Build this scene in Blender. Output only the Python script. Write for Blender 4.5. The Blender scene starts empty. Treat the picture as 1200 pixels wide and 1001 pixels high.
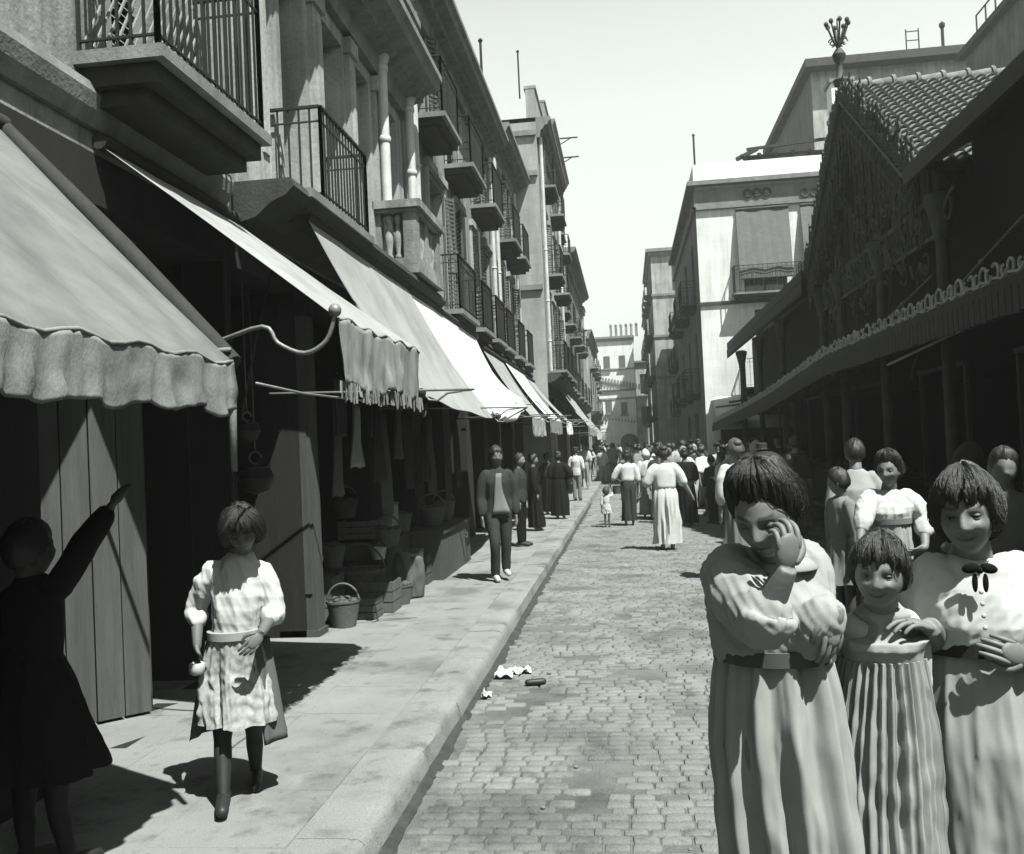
import bpy, bmesh, math, random
import numpy as np
from mathutils import Vector, Matrix, noise
random.seed(7); RNG = np.random.RandomState(11)
SC = bpy.context.scene
COL = SC.collection
PI = math.pi

# ------------------------------------------------------------------ camera
FPX = 1090.0; CX, CY = 600.0, 500.5; CAMH = 1.68
street_c = Vector((135, -17.5, -FPX)).normalized()
up_c = Vector((-0.0454, 1.0, 0)); up_c.z = (-0.0454*135 - 17.5)/FPX; up_c.normalize()
right_c = street_c.cross(up_c).normalized()
Rw2c = Matrix((right_c, street_c, up_c)).transposed()      # columns = world axes in camera coords
Rc2w = Rw2c.transposed()
CAMP = Vector((0, 0, CAMH))
def ray(u, v):
    return Rc2w @ Vector(((u-CX), -(v-CY), -FPX))
def atY(u, v, Y):
    d = ray(u, v); return CAMP + d*(Y/d.y)
def atX(u, v, X):
    d = ray(u, v); return CAMP + d*(X/d.x)
def atZ(u, v, Z):
    d = ray(u, v); return CAMP + d*((Z-CAMH)/d.z)
cd = bpy.data.cameras.new('camera'); cam = bpy.data.objects.new('camera', cd); COL.objects.link(cam)
cam.matrix_world = Matrix.Translation(CAMP) @ Rc2w.to_4x4()
cd.sensor_width = 36; cd.lens = 36*FPX/1200; cd.clip_end = 600; cd.clip_start = 0.05
SC.camera = cam

# ------------------------------------------------------------------ materials
MATS = {}
TINT = (0.955, 1.0, 0.965)
ALB = 0.50
def g3(v): v = v*ALB; return (v*TINT[0], v*TINT[1], v*TINT[2], 1)
def mat(name, v, scale=6, amt=0.25, rough=0.85, bump=0.15, bscale=40, stretch=(1, 1, 1), spec=0.3, fine=0.12,
        kind=None, dirt=0.0, tone=False, metal=0.0):
    """grey plaster / cloth / wood: base tone broken by two noises, plus bump"""
    if name in MATS: return MATS[name]
    m = bpy.data.materials.new(name); m.use_nodes = True; nt = m.node_tree; N = nt.nodes; L = nt.links
    N.clear(); out = N.new('ShaderNodeOutputMaterial'); b = N.new('ShaderNodeBsdfPrincipled')
    L.new(b.outputs[0], out.inputs[0])
    b.inputs['Roughness'].default_value = rough; b.inputs['Specular IOR Level'].default_value = spec
    b.inputs['Metallic'].default_value = metal
    tc = N.new('ShaderNodeTexCoord'); mp = N.new('ShaderNodeMapping'); mp.inputs['Scale'].default_value = stretch
    geo = N.new('ShaderNodeNewGeometry')
    L.new((tc.outputs['Object']), mp.inputs[0])
    def noise_(sc, det=6, src=mp.outputs[0]):
        n = N.new('ShaderNodeTexNoise'); n.inputs['Scale'].default_value = sc; n.inputs['Detail'].default_value = det
        n.inputs['Roughness'].default_value = 0.6; L.new(src, n.inputs['Vector']); return n
    def mm(op, a, c):
        n = N.new('ShaderNodeMath'); n.operation = op
        for i, x in enumerate((a, c)):
            if hasattr(x, 'links') or hasattr(x, 'is_linked'): L.new(x, n.inputs[i])
            else: n.inputs[i].default_value = x
        return n.outputs[0]
    n1 = noise_(scale); n2 = noise_(bscale*1.3, 3)
    f = mm('MULTIPLY', mm('SUBTRACT', n1.outputs[0], 0.5), 2*amt*1.6)
    f2 = mm('MULTIPLY', mm('SUBTRACT', n2.outputs[0], 0.5), 2*fine*1.6)
    val = mm('ADD', mm('ADD', f, f2), 1.0)
    if dirt > 0:      # rain streaks and stains with shapes of their own
        mp2 = N.new('ShaderNodeMapping'); mp2.inputs['Scale'].default_value = (3.0, 3.0, 0.25)
        L.new(tc.outputs['Object'], mp2.inputs[0])
        n3 = noise_(1.6, 8, mp2.outputs[0])
        cr = N.new('ShaderNodeMapRange'); cr.inputs[1].default_value = 0.42; cr.inputs[2].default_value = 0.75
        cr.inputs[3].default_value = 1.0; cr.inputs[4].default_value = 1.0-dirt
        L.new(n3.outputs[0], cr.inputs[0]); val = mm('MULTIPLY', val, cr.outputs[0])
    if kind == 'brick':
        br = N.new('ShaderNodeTexBrick'); br.inputs['Scale'].default_value = 1.0
        br.inputs['Brick Width'].default_value = 0.62; br.inputs['Row Height'].default_value = 0.30
        br.inputs['Mortar Size'].default_value = 0.012
        br.inputs['Color1'].default_value = (1, 1, 1, 1); br.inputs['Color2'].default_value = (.93, .93, .93, 1)
        
        sx = N.new('ShaderNodeSeparateXYZ'); L.new(tc.outputs['Object'], sx.inputs[0])
        cx = N.new('ShaderNodeCombineXYZ'); L.new(mm('ADD', sx.outputs[0], sx.outputs[1]), cx.inputs[0]); br.inputs['Mortar'].default_value = (.9, .9, .9, 1)
        L.new(sx.outputs[2], cx.inputs[1]); L.new(cx.outputs[0], br.inputs['Vector'])
        val = mm('MULTIPLY', val, br.outputs['Color'])
    if kind == 'strand':   # fine hair strands
        mp3 = N.new('ShaderNodeMapping'); mp3.inputs['Scale'].default_value = (16, 16, 5)
        L.new(tc.outputs['Object'], mp3.inputs[0]); n4 = noise_(3, 4, mp3.outputs[0])
        val = mm('MULTIPLY', val, mm('ADD', mm('MULTIPLY', n4.outputs[0], 1.8), 0.1))
    if kind == 'weave':
        w = N.new('ShaderNodeTexWave'); w.inputs['Scale'].default_value = 28; w.inputs['Distortion'].default_value = 2
        w.bands_direction = 'Z'; L.new(tc.outputs['Object'], w.inputs[0])
        val = mm('MULTIPLY', val, mm('ADD', mm('MULTIPLY', w.outputs['Fac'], 0.45), 0.7))
    if kind == 'stripe':
        w = N.new('ShaderNodeTexWave'); w.inputs['Scale'].default_value = 3.2; w.inputs['Distortion'].default_value = 0.3
        w.bands_direction = 'Y'; w.wave_profile = 'SIN'; L.new(tc.outputs['Object'], w.inputs[0])
        cr = N.new('ShaderNodeMapRange'); cr.inputs[1].default_value = 0.42; cr.inputs[2].default_value = 0.58
        cr.inputs[3].default_value = 0.35; cr.inputs[4].default_value = 1.0
        L.new(w.outputs['Fac'], cr.inputs[0]); val = mm('MULTIPLY', val, cr.outputs[0])
    if kind == 'seams':    # faint panel seams of sewn canvas, running down the slope
        w = N.new('ShaderNodeTexWave'); w.inputs['Scale'].default_value = 0.55; w.inputs['Distortion'].default_value = 0.4
        w.bands_direction = 'Y'; w.wave_profile = 'SAW'; L.new(tc.outputs['Object'], w.inputs[0])
        cr = N.new('ShaderNodeMapRange'); cr.inputs[1].default_value = 0.0; cr.inputs[2].default_value = 0.03
        cr.inputs[3].default_value = 0.8; cr.inputs[4].default_value = 1.0
        L.new(w.outputs['Fac'], cr.inputs[0]); val = mm('MULTIPLY', val, cr.outputs[0])
    if kind == 'worn':     # stains, wet spots and trodden dust, in patches of their own
        for sc_n, lo, hi_, d_ in ((1.1, .50, .66, .42), (4.5, .56, .70, .45), (14, .60, .72, .35)):
            n5 = noise_(sc_n, 7); cr = N.new('ShaderNodeMapRange'); cr.inputs[1].default_value = lo; cr.inputs[2].default_value = hi_
            cr.inputs[3].default_value = 1.0; cr.inputs[4].default_value = 1-d_; L.new(n5.outputs[0], cr.inputs[0]); val = mm('MULTIPLY', val, cr.outputs[0])
    if tone:
        at = N.new('ShaderNodeAttribute'); at.attribute_name = 'tone'
        val = mm('MULTIPLY', val, at.outputs['Fac'])
    cc = N.new('ShaderNodeVectorMath'); cc.operation = 'SCALE'; cc.inputs[0].default_value = g3(v)[:3]
    L.new(val, cc.inputs['Scale']); L.new(cc.outputs[0], b.inputs['Base Color'])
    if bump > 0:
        bp = N.new('ShaderNodeBump'); bp.inputs['Strength'].default_value = bump; bp.inputs['Distance'].default_value = 0.02
        nb = noise_(bscale, 5); L.new(nb.outputs[0], bp.inputs['Height']); L.new(bp.outputs[0], b.inputs['Normal'])
    MATS[name] = m; return m

def M(k): return MATS[k]
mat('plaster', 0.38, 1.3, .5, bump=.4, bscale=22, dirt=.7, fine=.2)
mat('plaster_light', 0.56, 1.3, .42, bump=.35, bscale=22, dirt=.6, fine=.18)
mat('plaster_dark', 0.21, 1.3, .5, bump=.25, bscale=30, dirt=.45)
mat('limewash', 1.14, 1.2, .14, bump=.3, bscale=25, dirt=.3, kind='brick')
mat('limewash_plain', 1.35, 1.2, .12, bump=.15, bscale=25, dirt=.18)
mat('brick_grey', 0.50, 1.4, .25, bump=.2, bscale=25, dirt=.35, kind='brick')
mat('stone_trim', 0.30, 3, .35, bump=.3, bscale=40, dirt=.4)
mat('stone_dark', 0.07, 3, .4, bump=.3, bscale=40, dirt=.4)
mat('shaded_soffit', 0.05, 3, .5, bump=.3, bscale=40, dirt=.4)  # balcony underside shade put into the colour
mat('shutter', 0.13, 4, .3, bump=.2, stretch=(1, 1, .3), bscale=60)
mat('shutter_pale', 0.30, 4, .3, bump=.2, bscale=60)
mat('glass', 0.02, 3, .3, rough=.15, spec=.6, bump=0)
mat('iron', 0.035, 8, .4, rough=.6, bump=.1, metal=.3)
mat('iron_light', 0.30, 8, .3, rough=.5, bump=.1, metal=.3)
mat('zinc', 0.75, 6, .25, rough=.6, bump=.1, dirt=.3)
mat('wood', 0.09, 3, .4, bump=.35, bscale=30, stretch=(6, 6, .4))
mat('wood_pale', 0.115, 3, .4, bump=.35, bscale=30, stretch=(6, 6, .4), dirt=.4)
mat('wood_dark', 0.04, 3, .4, bump=.3, bscale=30, stretch=(6, 6, .4))
mat('canvas', 0.25, 3, .22, bump=.12, bscale=260, kind='seams', fine=.25, dirt=.35)
mat('canvas_white', .95, 3, .24, bump=.15, bscale=200, fine=.1)
mat('canvas_mid', 0.42, 2, .38, bump=.15, bscale=200, fine=.15)
mat('canvas_worn', 0.30, 5, .4, bump=.2, bscale=120, fine=.2, stretch=(1, 1, .5))
mat('canvas_stripe', 0.62, 5, .1, bump=.1, bscale=200, kind='stripe')
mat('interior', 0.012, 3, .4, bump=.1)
mat('tiles', 0.24, 7, .5, bump=.4, bscale=50, fine=.25)
mat('shopfront', 0.02, 3, .4, bump=.3, bscale=30, stretch=(6,6,.4), dirt=.3)  # ground-floor fronts blackened, awning shade put into the colour
mat('cast_iron', 0.085, 5, .5, rough=.7, bump=.5, bscale=60)
mat('cast_iron_dark', 0.025, 5, .5, rough=.7, bump=.5, bscale=60)
mat('scroll_iron', 0.55, 9, .5, rough=.6, bump=.3, bscale=60)
mat('valance_wood', 0.045, 9, .5, rough=.8, bump=.4, bscale=60, dirt=.3)
mat('louvre', 0.05, 5, .4, bump=.3)
mat('blind', 0.20, 3, .2, bump=.3, bscale=60, kind='weave')
mat('basket', 0.16, 8, .4, bump=.6, bscale=90, kind='weave')
mat('crate', 0.15, 6, .4, bump=.3, stretch=(5, 5, .5))
mat('enamel', 0.60, 8, .15, rough=.35, bump=.05)
mat('paper', 0.72, 20, .2, bump=.2)
mat('produce', 0.10, 30, .6, bump=.5)
# people
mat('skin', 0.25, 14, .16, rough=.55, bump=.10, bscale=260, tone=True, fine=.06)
mat('skin_shade', 0.09, 12, .10, rough=.7, bump=.06, bscale=140, tone=True, fine=.06)  # skin darkened to carry the awning shadow in its colour
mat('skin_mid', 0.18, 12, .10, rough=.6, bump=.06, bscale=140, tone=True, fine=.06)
mat('eye', 0.26, 5, .05, rough=.2, bump=0, tone=True, spec=.5)
mat('hair_dark', 0.022, 10, .4, rough=.5, bump=.3, bscale=120, kind='strand', spec=.4)
mat('hair_mid', 0.055, 10, .4, rough=.5, bump=.3, bscale=120, kind='strand', spec=.4)
mat('hair_fair', 0.10, 10, .4, rough=.5, bump=.3, bscale=120, kind='strand', spec=.3)
for nm, v in (('white', .74), ('pale', .44), ('grey', .25), ('mid', .14), ('dark', .05), ('black', .009)):
    mat('cloth_'+nm, v, 9, .12, bump=.07, bscale=420, fine=.14, spec=.12)
mat('cloth_pinstripe', .42, 9, .12, bump=.07, bscale=420, fine=.14, spec=.12, tone=True)
mat('cloth_print', 0.42, 30, .5, bump=.08, bscale=420, fine=.35, spec=.1)
mat('leather', 0.03, 12, .4, rough=.5, bump=.2)
mat('shoe_pale', 0.6, 12, .2, rough=.7, bump=.2)

# ------------------------------------------------------------------ mesh builders
class MB:
    def __init__(s): s.v = []; s.f = []
    def add(s, vs, fs):
        o = len(s.v); s.v += [tuple(p) for p in vs]; s.f += [tuple(i+o for i in q) for q in fs]; return s
    def box(s, x0, x1, y0, y1, z0, z1):
        return s.add([(x0,y0,z0),(x1,y0,z0),(x1,y1,z0),(x0,y1,z0),(x0,y0,z1),(x1,y0,z1),(x1,y1,z1),(x0,y1,z1)],
                     [(0,3,2,1),(4,5,6,7),(0,1,5,4),(1,2,6,5),(2,3,7,6),(3,0,4,7)])
    def bar(s, a, b, w, h=None, up=(0,0,1)):
        a = Vector(a); b = Vector(b); h = h or w; d = (b-a).normalized(); u = Vector(up)
        if abs(d.dot(u)) > .95: u = Vector((1,0,0))
        r = d.cross(u).normalized()*w/2; t = r.cross(d).normalized()*h/2
        vs = [a-r-t, a+r-t, a+r+t, a-r+t, b-r-t, b+r-t, b+r+t, b-r+t]
        return s.add(vs, [(0,1,2,3),(4,7,6,5),(0,4,5,1),(1,5,6,2),(2,6,7,3),(3,7,4,0)])
    def tube(s, pts, rad, n=8, cap=True, flat=1.0, up=None):
        pts = [Vector(p) for p in pts]; k = len(pts)
        if not hasattr(rad, '__len__'): rad = [rad]*k
        vs = []; T0 = None; u = None
        for i in range(k):
            t = (pts[min(i+1,k-1)]-pts[max(i-1,0)])
            t = t.normalized() if t.length > 1e-9 else Vector((0,0,1))
            if u is None:
                u = Vector(up) if up else (Vector((0,0,1)) if abs(t.z) < .9 else Vector((0,1,0)))
            u = (u - t*u.dot(t)); u = u.normalized() if u.length > 1e-6 else t.orthogonal().normalized()
            w = t.cross(u)
            for j in range(n):
                a = 2*PI*j/n; vs.append(pts[i] + w*(math.cos(a)*rad[i]) + u*(math.sin(a)*rad[i]*flat))
        fs = [(i*n+j, i*n+(j+1)%n, (i+1)*n+(j+1)%n, (i+1)*n+j) for i in range(k-1) for j in range(n)]
        if cap: fs += [tuple(range(n))[::-1], tuple((k-1)*n+j for j in range(n))]
        return s.add(vs, fs)
    def limb(s, pts, rad, n=14, sub=5):
        """smooth tapered limb through joints (Catmull-Rom), rounded ends"""
        pts = [Vector(p) for p in pts]; P = []; R = []
        k = len(pts)
        for i in range(k-1):
            p0 = pts[max(i-1,0)]; p1 = pts[i]; p2 = pts[i+1]; p3 = pts[min(i+2,k-1)]
            for q in range(sub):
                t = q/sub
                P.append(0.5*((2*p1)+(p2-p0)*t+(2*p0-5*p1+4*p2-p3)*t*t+(3*p1-p0-3*p2+p3)*t**3))
                R.append(rad[i]*(1-t)+rad[i+1]*t)
        P.append(pts[-1]); R.append(rad[-1])
        d0 = (P[0]-P[1]).normalized(); d1 = (P[-1]-P[-2]).normalized()
        P = [P[0]+d0*R[0]*.8, P[0]+d0*R[0]*.45]+P+[P[-1]+d1*R[-1]*.45, P[-1]+d1*R[-1]*.8]
        R = [R[0]*.35, R[0]*.8]+R+[R[-1]*.8, R[-1]*.35]
        return s.tube(P, R, n)
    def loft(s, rings, cap=True):
        n = len(rings[0]); vs = [p for r in rings for p in r]
        fs = [(i*n+j, i*n+(j+1)%n, (i+1)*n+(j+1)%n, (i+1)*n+j) for i in range(len(rings)-1) for j in range(n)]
        if cap: fs += [tuple(range(n))[::-1], tuple((len(rings)-1)*n+j for j in range(n))]
        return s.add(vs, fs)
    def lathe(s, c, prof, n=16):
        c = Vector(c)
        return s.loft([[c+Vector((r*math.cos(2*PI*j/n), r*math.sin(2*PI*j/n), z)) for j in range(n)] for r, z in prof])
    def ellip(s, c, r, n=16, m=10, Rm=None):
        c = Vector(c); rings = []
        for i in range(m+1):
            a = -PI/2+PI*(0.02+0.96*i/m); ring = []
            for j in range(n):
                b = 2*PI*j/n; p = Vector((r[0]*math.cos(a)*math.cos(b), r[1]*math.cos(a)*math.sin(b), r[2]*math.sin(a)))
                ring.append(c+(Rm @ p if Rm else p))
            rings.append(ring)
        return s.loft(rings)
    def grid(s, P, thick=None):
        """P[i][j] points -> sheet, optional thickness vector (a real second skin and rim)"""
        ni = len(P); nj = len(P[0]); A = [p for r in P for p in r]
        F = [(i*nj+j, i*nj+j+1, (i+1)*nj+j+1, (i+1)*nj+j) for i in range(ni-1) for j in range(nj-1)]
        if thick is None: return s.add(A, F)
        t = Vector(thick); B = [Vector(p)+t for p in A]; N = len(A)
        F2 = [tuple(q+N for q in f[::-1]) for f in F]
        rim = []
        bd = [(0,j) for j in range(nj)]+[(i,nj-1) for i in range(1,ni)]+[(ni-1,j) for j in range(nj-2,-1,-1)]+[(i,0) for i in range(ni-2,0,-1)]
        for a in range(len(bd)):
            p = bd[a]; q = bd[(a+1)%len(bd)]; i1 = p[0]*nj+p[1]; i2 = q[0]*nj+q[1]
            rim.append((i2, i1, i1+N, i2+N))
        return s.add(A+B, F+F2+rim)
    def torus_arc(s, c, R, r, a0, a1, ax1, ax2, n=10, m=6):
        c = Vector(c); ax1 = Vector(ax1); ax2 = Vector(ax2)
        return s.tube([c+ax1*(R*math.cos(a0+(a1-a0)*i/n))+ax2*(R*math.sin(a0+(a1-a0)*i/n)) for i in range(n+1)], r, m)

def wloc(o):
    p = Vector((0,0,0))
    while o is not None: p += o.location; o = o.parent
    return p
def mk(name, mb, material, parent=None, smooth=False, sharp=None):
    me = bpy.data.meshes.new(name)
    off = wloc(parent) if parent is not None else Vector((0,0,0))
    vs = mb.v if isinstance(mb, MB) else mb[0]; fs = mb.f if isinstance(mb, MB) else mb[1]
    if parent is None and len(vs):
        arr = np.array([tuple(v) for v in vs]); off = Vector(((arr[:,0].min()+arr[:,0].max())/2, (arr[:,1].min()+arr[:,1].max())/2, arr[:,2].min()))
    me.from_pydata([(v[0]-off.x, v[1]-off.y, v[2]-off.z) for v in vs], [], fs)
    me.update()
    if smooth: me.polygons.foreach_set('use_smooth', [True]*len(me.polygons))
    if smooth and sharp:
        me.set_sharp_from_angle(angle=math.radians(sharp))
    o = bpy.data.objects.new(name, me); COL.objects.link(o)
    if parent is not None: o.parent = parent
    else: o.location = off
    if material: me.materials.append(M(material) if isinstance(material, str) else material)
    return o
def thing(name, loc, label, cat, group=None):
    o = bpy.data.objects.new(name, None); COL.objects.link(o); o.location = loc; o.empty_display_size = .1
    o['label'] = label; o['category'] = cat
    if group: o['group'] = group
    return o
def tag(o, label, cat, group=None):
    o['label'] = label; o['category'] = cat
    if group: o['group'] = group
    return o
def struct(o): o['kind'] = 'structure'; return o
def stuff(o, label=None, cat=None):
    o['kind'] = 'stuff'
    if label: o['label'] = label; o['category'] = cat
    return o
def remesh(mb, vox, smooth=2, dec=None):
    """fuse overlapping closed shells into ONE continuous skin; returns (verts ndarray, faces)"""
    me = bpy.data.meshes.new('tmp'); me.from_pydata([tuple(v) for v in mb.v], [], mb.f); me.update()
    o = bpy.data.objects.new('tmp', me); COL.objects.link(o)
    m = o.modifiers.new('r', 'REMESH'); m.mode = 'VOXEL'; m.voxel_size = vox; m.adaptivity = 0
    if smooth:
        sm = o.modifiers.new('s', 'SMOOTH'); sm.iterations = smooth; sm.factor = .5
    if dec:
        d = o.modifiers.new('d', 'DECIMATE'); d.ratio = dec
    dg = bpy.context.evaluated_depsgraph_get(); dg.update()
    ev = bpy.data.meshes.new_from_object(o.evaluated_get(dg))
    n = len(ev.vertices); co = np.empty(n*3); ev.vertices.foreach_get('co', co)
    fs = [tuple(p.vertices) for p in ev.polygons]
    bpy.data.objects.remove(o); bpy.data.meshes.remove(me); bpy.data.meshes.remove(ev)
    return co.reshape(-1, 3), fs
def set_tone(o, arr):
    a = o.data.attributes.new('tone', 'FLOAT', 'POINT'); a.data.foreach_set('value', arr.astype(float))
# ------------------------------------------------------------------ light
SUN = Vector((0.34, -0.37, 0.90)).normalized()
W = bpy.data.worlds.new('World'); SC.world = W; W.use_nodes = True
wn = W.node_tree.nodes; wl = W.node_tree.links
bg = wn['Background']; sky = wn.new('ShaderNodeTexSky'); sky.sky_type = 'NISHITA'; sky.sun_disc = False
sky.sun_elevation = math.asin(SUN.z); sky.sun_rotation = math.atan2(SUN.x, SUN.y)
sky.dust_density = 3.0; sky.air_density = 1.0; sky.altitude = 10
bw = wn.new('ShaderNodeRGBToBW'); sc_ = wn.new('ShaderNodeVectorMath'); sc_.operation = 'SCALE'
sc_.inputs[0].default_value = TINT
wl.new(sky.outputs[0], bw.inputs[0]); gm = wn.new('ShaderNodeTexCoord'); sp = wn.new('ShaderNodeSeparateXYZ'); mr = wn.new('ShaderNodeMapRange'); ml = wn.new('ShaderNodeMath'); ml.operation = 'MULTIPLY'
mr.interpolation_type = 'SMOOTHSTEP'; mr.inputs[1].default_value = .40; mr.inputs[2].default_value = .68; mr.inputs[3].default_value = 3.0; mr.inputs[4].default_value = .5
wl.new(gm.outputs['Generated'], sp.inputs[0]); wl.new(sp.outputs[2], mr.inputs[0])      # summer haze: pale low sky, deeper overhead
wl.new(bw.outputs[0], ml.inputs[0]); m2 = wn.new('ShaderNodeMapRange'); m2.inputs[1].default_value = .0; m2.inputs[2].default_value = .34; m2.inputs[3].default_value = .50; m2.inputs[4].default_value = 1.0
wl.new(sp.outputs[2], m2.inputs[0]); m3 = wn.new('ShaderNodeMath'); m3.operation = 'MULTIPLY'; wl.new(mr.outputs[0], m3.inputs[0]); wl.new(m2.outputs[0], m3.inputs[1]); wl.new(m3.outputs[0], ml.inputs[1]); wl.new(ml.outputs[0], sc_.inputs['Scale']); wl.new(sc_.outputs[0], bg.inputs[0])
bg.inputs[1].default_value = 0.055
sd = bpy.data.lights.new('sun', 'SUN'); sd.energy = 5.0; sd.angle = math.radians(.53); sd.color = (1.0, 1.0, .955)
so = bpy.data.objects.new('sun', sd); COL.objects.link(so)
so.rotation_euler = SUN.to_track_quat('Z', 'Y').to_euler(); so.location = (5, -5, 20)
vs_ = SC.view_settings; vs_.view_transform = 'Standard'; vs_.look = 'None'; vs_.gamma = 1; vs_.exposure = 1.4
hm = bpy.data.materials.new('haze'); hm.use_nodes = True; hn = hm.node_tree.nodes; hn.clear()
ho = hn.new('ShaderNodeOutputMaterial'); hv = hn.new('ShaderNodeVolumePrincipled'); hm.node_tree.links.new(hv.outputs[0], ho.inputs['Volume'])
hv.inputs['Color'].default_value = (.93, .97, .94, 1); hv.inputs['Density'].default_value = .0013; hv.inputs['Anisotropy'].default_value = .2
MATS['haze'] = hm
hz = mk('haze', MB().box(-30, 32, -42, 130, -1.2, 21), 'haze'); hz['kind'] = 'stuff'
# ------------------------------------------------------------------ ground
KX = -1.12; SWZ = 0.13; FX = -2.8
def groundmat(name, v, amt=.3, patch=.35):
    mat(name, v, 1.3, amt, bump=.35, bscale=70, fine=.22)
mat('earth', .20, 1.0, .3, bump=.3)
mat('cobble', .265, 2.3, .38, bump=.5, bscale=90, fine=.35, rough=.9, kind='worn')
mat('mortar', .20, 2.0, .35, bump=.6, bscale=90, fine=.45, rough=1, kind='worn')
mat('flag', .31, 1.5, .2, bump=.4, bscale=110, fine=.3, rough=.95, kind='worn')
mat('kerbstone', .31, 1.5, .22, bump=.45, bscale=80, fine=.3, kind='worn', rough=.95)
mb = MB(); mb.add([(-400,-60,-.02),(400,-60,-.02),(400,600,-.02),(-400,600,-.02)], [(0,1,2,3)])
struct(mk('ground', mb, 'earth'))
# road bed
def nz(x, y, s=1.0, o=0.0): return noise.noise(Vector((x*s+o, y*s-o, o)))
P = []
ys = [-1.5+.25*i for i in range(0, 180)]+[44+4*i for i in range(0, 40)]
for y in ys:
    P.append([Vector((x, y, -.004+.010*nz(x, y, 1.1)+(.012*nz(x, y, .4, 3)))) for x in [KX-.05+.25*j for j in range(0, 24)]])
mb = MB(); mb.grid(P); road = struct(mk('road', mb, 'mortar', smooth=True))
# setts: every stone a bevelled block, worn, in rows across the street (one paving sheet)
mb = MB(); y = 1.0; row = 0
while y < 34:
    d = random.uniform(.072, .084); x = KX+.10+random.uniform(-.08, .05)
    while x < 4.6:
        w = random.uniform(.105, .155)
        if (nz(x, y, 1.7, 9) > .34 and random.random() < .75) or random.random() < .03:
            x += w; continue
        g = .005; zt = .008+.010*nz(x, y, 1.1)+.012*nz(x, y, .4, 3)+random.uniform(-.003, .003)
        tx = random.uniform(-.015, .015); ty = random.uniform(-.02, .02)
        x0, x1, y0, y1 = x+g, x+w-g, y+g, y+d-g
        jj = lambda: random.uniform(-.003, .003)
        b = [(x0+jj(),y0+jj()),(x1+jj(),y0+jj()),(x1+jj(),y1+jj()),(x0+jj(),y1+jj())]
        cx_, cy_ = (x0+x1)/2, (y0+y1)/2
        def rg(s, z): return [(cx_+(p[0]-cx_)*s, cy_+(p[1]-cy_)*s, z+tx*(p[0]-cx_)*s+ty*(p[1]-cy_)*s) for p in b]
        vs = rg(1.0, zt-.016)+rg(.96, zt-.004)+rg(.82, zt)
        fs = [(8,9,10,11)]
        for k in range(4):
            fs += [(k,(k+1)%4,4+(k+1)%4,4+k),(4+k,4+(k+1)%4,8+(k+1)%4,8+k)]
        mb.add(vs, fs); x += w
    y += d; row += 1
struct(mk('cobbled_road_paving', mb, 'cobble', smooth=True, sharp=50))
# pavement sheet with flags as shallow blocks
mb = MB(); y = -2.0
xs = [-9, -7.5, -6, -4.8, -3.9, -3.2, -2.62, -2.02, KX-.30]
while y < 62:
    d = .62
    for a, b in zip(xs[:-1], xs[1:]):
        z = SWZ+random.uniform(-.0015, .0015); t = random.uniform(-.002, .002)
        mb.add([(a+.003,y+.003,z+t),(b-.003,y+.003,z-t),(b-.003,y+d-.003,z),(a+.003,y+d-.003,z),
                (a,y,SWZ-.006),(b,y,SWZ-.006),(b,y+d,SWZ-.006),(a,y+d,SWZ-.006)],
               [(0,1,2,3),(4,5,1,0),(5,6,2,1),(6,7,3,2),(7,4,0,3)])
    y += d
mb.box(-9, KX-.05, -2.0, 160, -.01, SWZ-.014)
struct(mk('sidewalk', mb, 'flag'))
# kerb: long stones with rounded worn nose
mb = MB(); y = -1.0
while y < 110:
    L_ = random.uniform(.85, 1.15); dx = random.uniform(-.006, .006); dz = random.uniform(-.003, .003)
    n = 8 if y < 14 else 2; rings = []
    for i in range(n+1):
        yy = y+.003+(L_-.006)*i/n; w = .010*nz(0, yy, 3.1) if y < 14 else 0
        w2 = .006*nz(3, yy, 5.1)
        X0 = KX-.30+.004
        prof = [(X0, -.02),(X0, SWZ+dz),(KX-.10, SWZ+.002+dz),(KX-.030+w2, SWZ-.003+dz),(KX-.008+w, SWZ-.016+w2),(KX+dx+w, SWZ-.05),(KX+.015+dx+w, .03),(KX+.02+dx, -.02)]
        rings.append([Vector((a, yy, b)) for a, b in prof])
    mb.loft(rings); y += L_
struct(mk('kerb', mb, 'kerbstone', smooth=True, sharp=50))
# raised stone strip on the market side
mb = MB(); mb.box(4.3, 14, 2.0, 33, -.01, .10)
struct(mk('market_floor', mb, 'flag'))

# grime in the gutter at the kerb foot, its dark tone doubling as shadow
mat('grime', .06, 9, .6, bump=.6, bscale=80, fine=.4, rough=1)
P = []; y = .8
while y < 26:
    a = .035+.05*abs(nz(1, y, 1.7))+.03*abs(nz(2, y, 6.3)); P.append([Vector((KX+.012, y, .026)), Vector((KX+.02+a*.5, y, .021+.004*nz(0,y,9))), Vector((KX+.02+a, y, .004))]); y += .06
mb = MB(); mb.grid(P); o = mk('gutter_dirt', mb, 'grime', smooth=True); o['kind'] = 'stuff'
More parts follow.
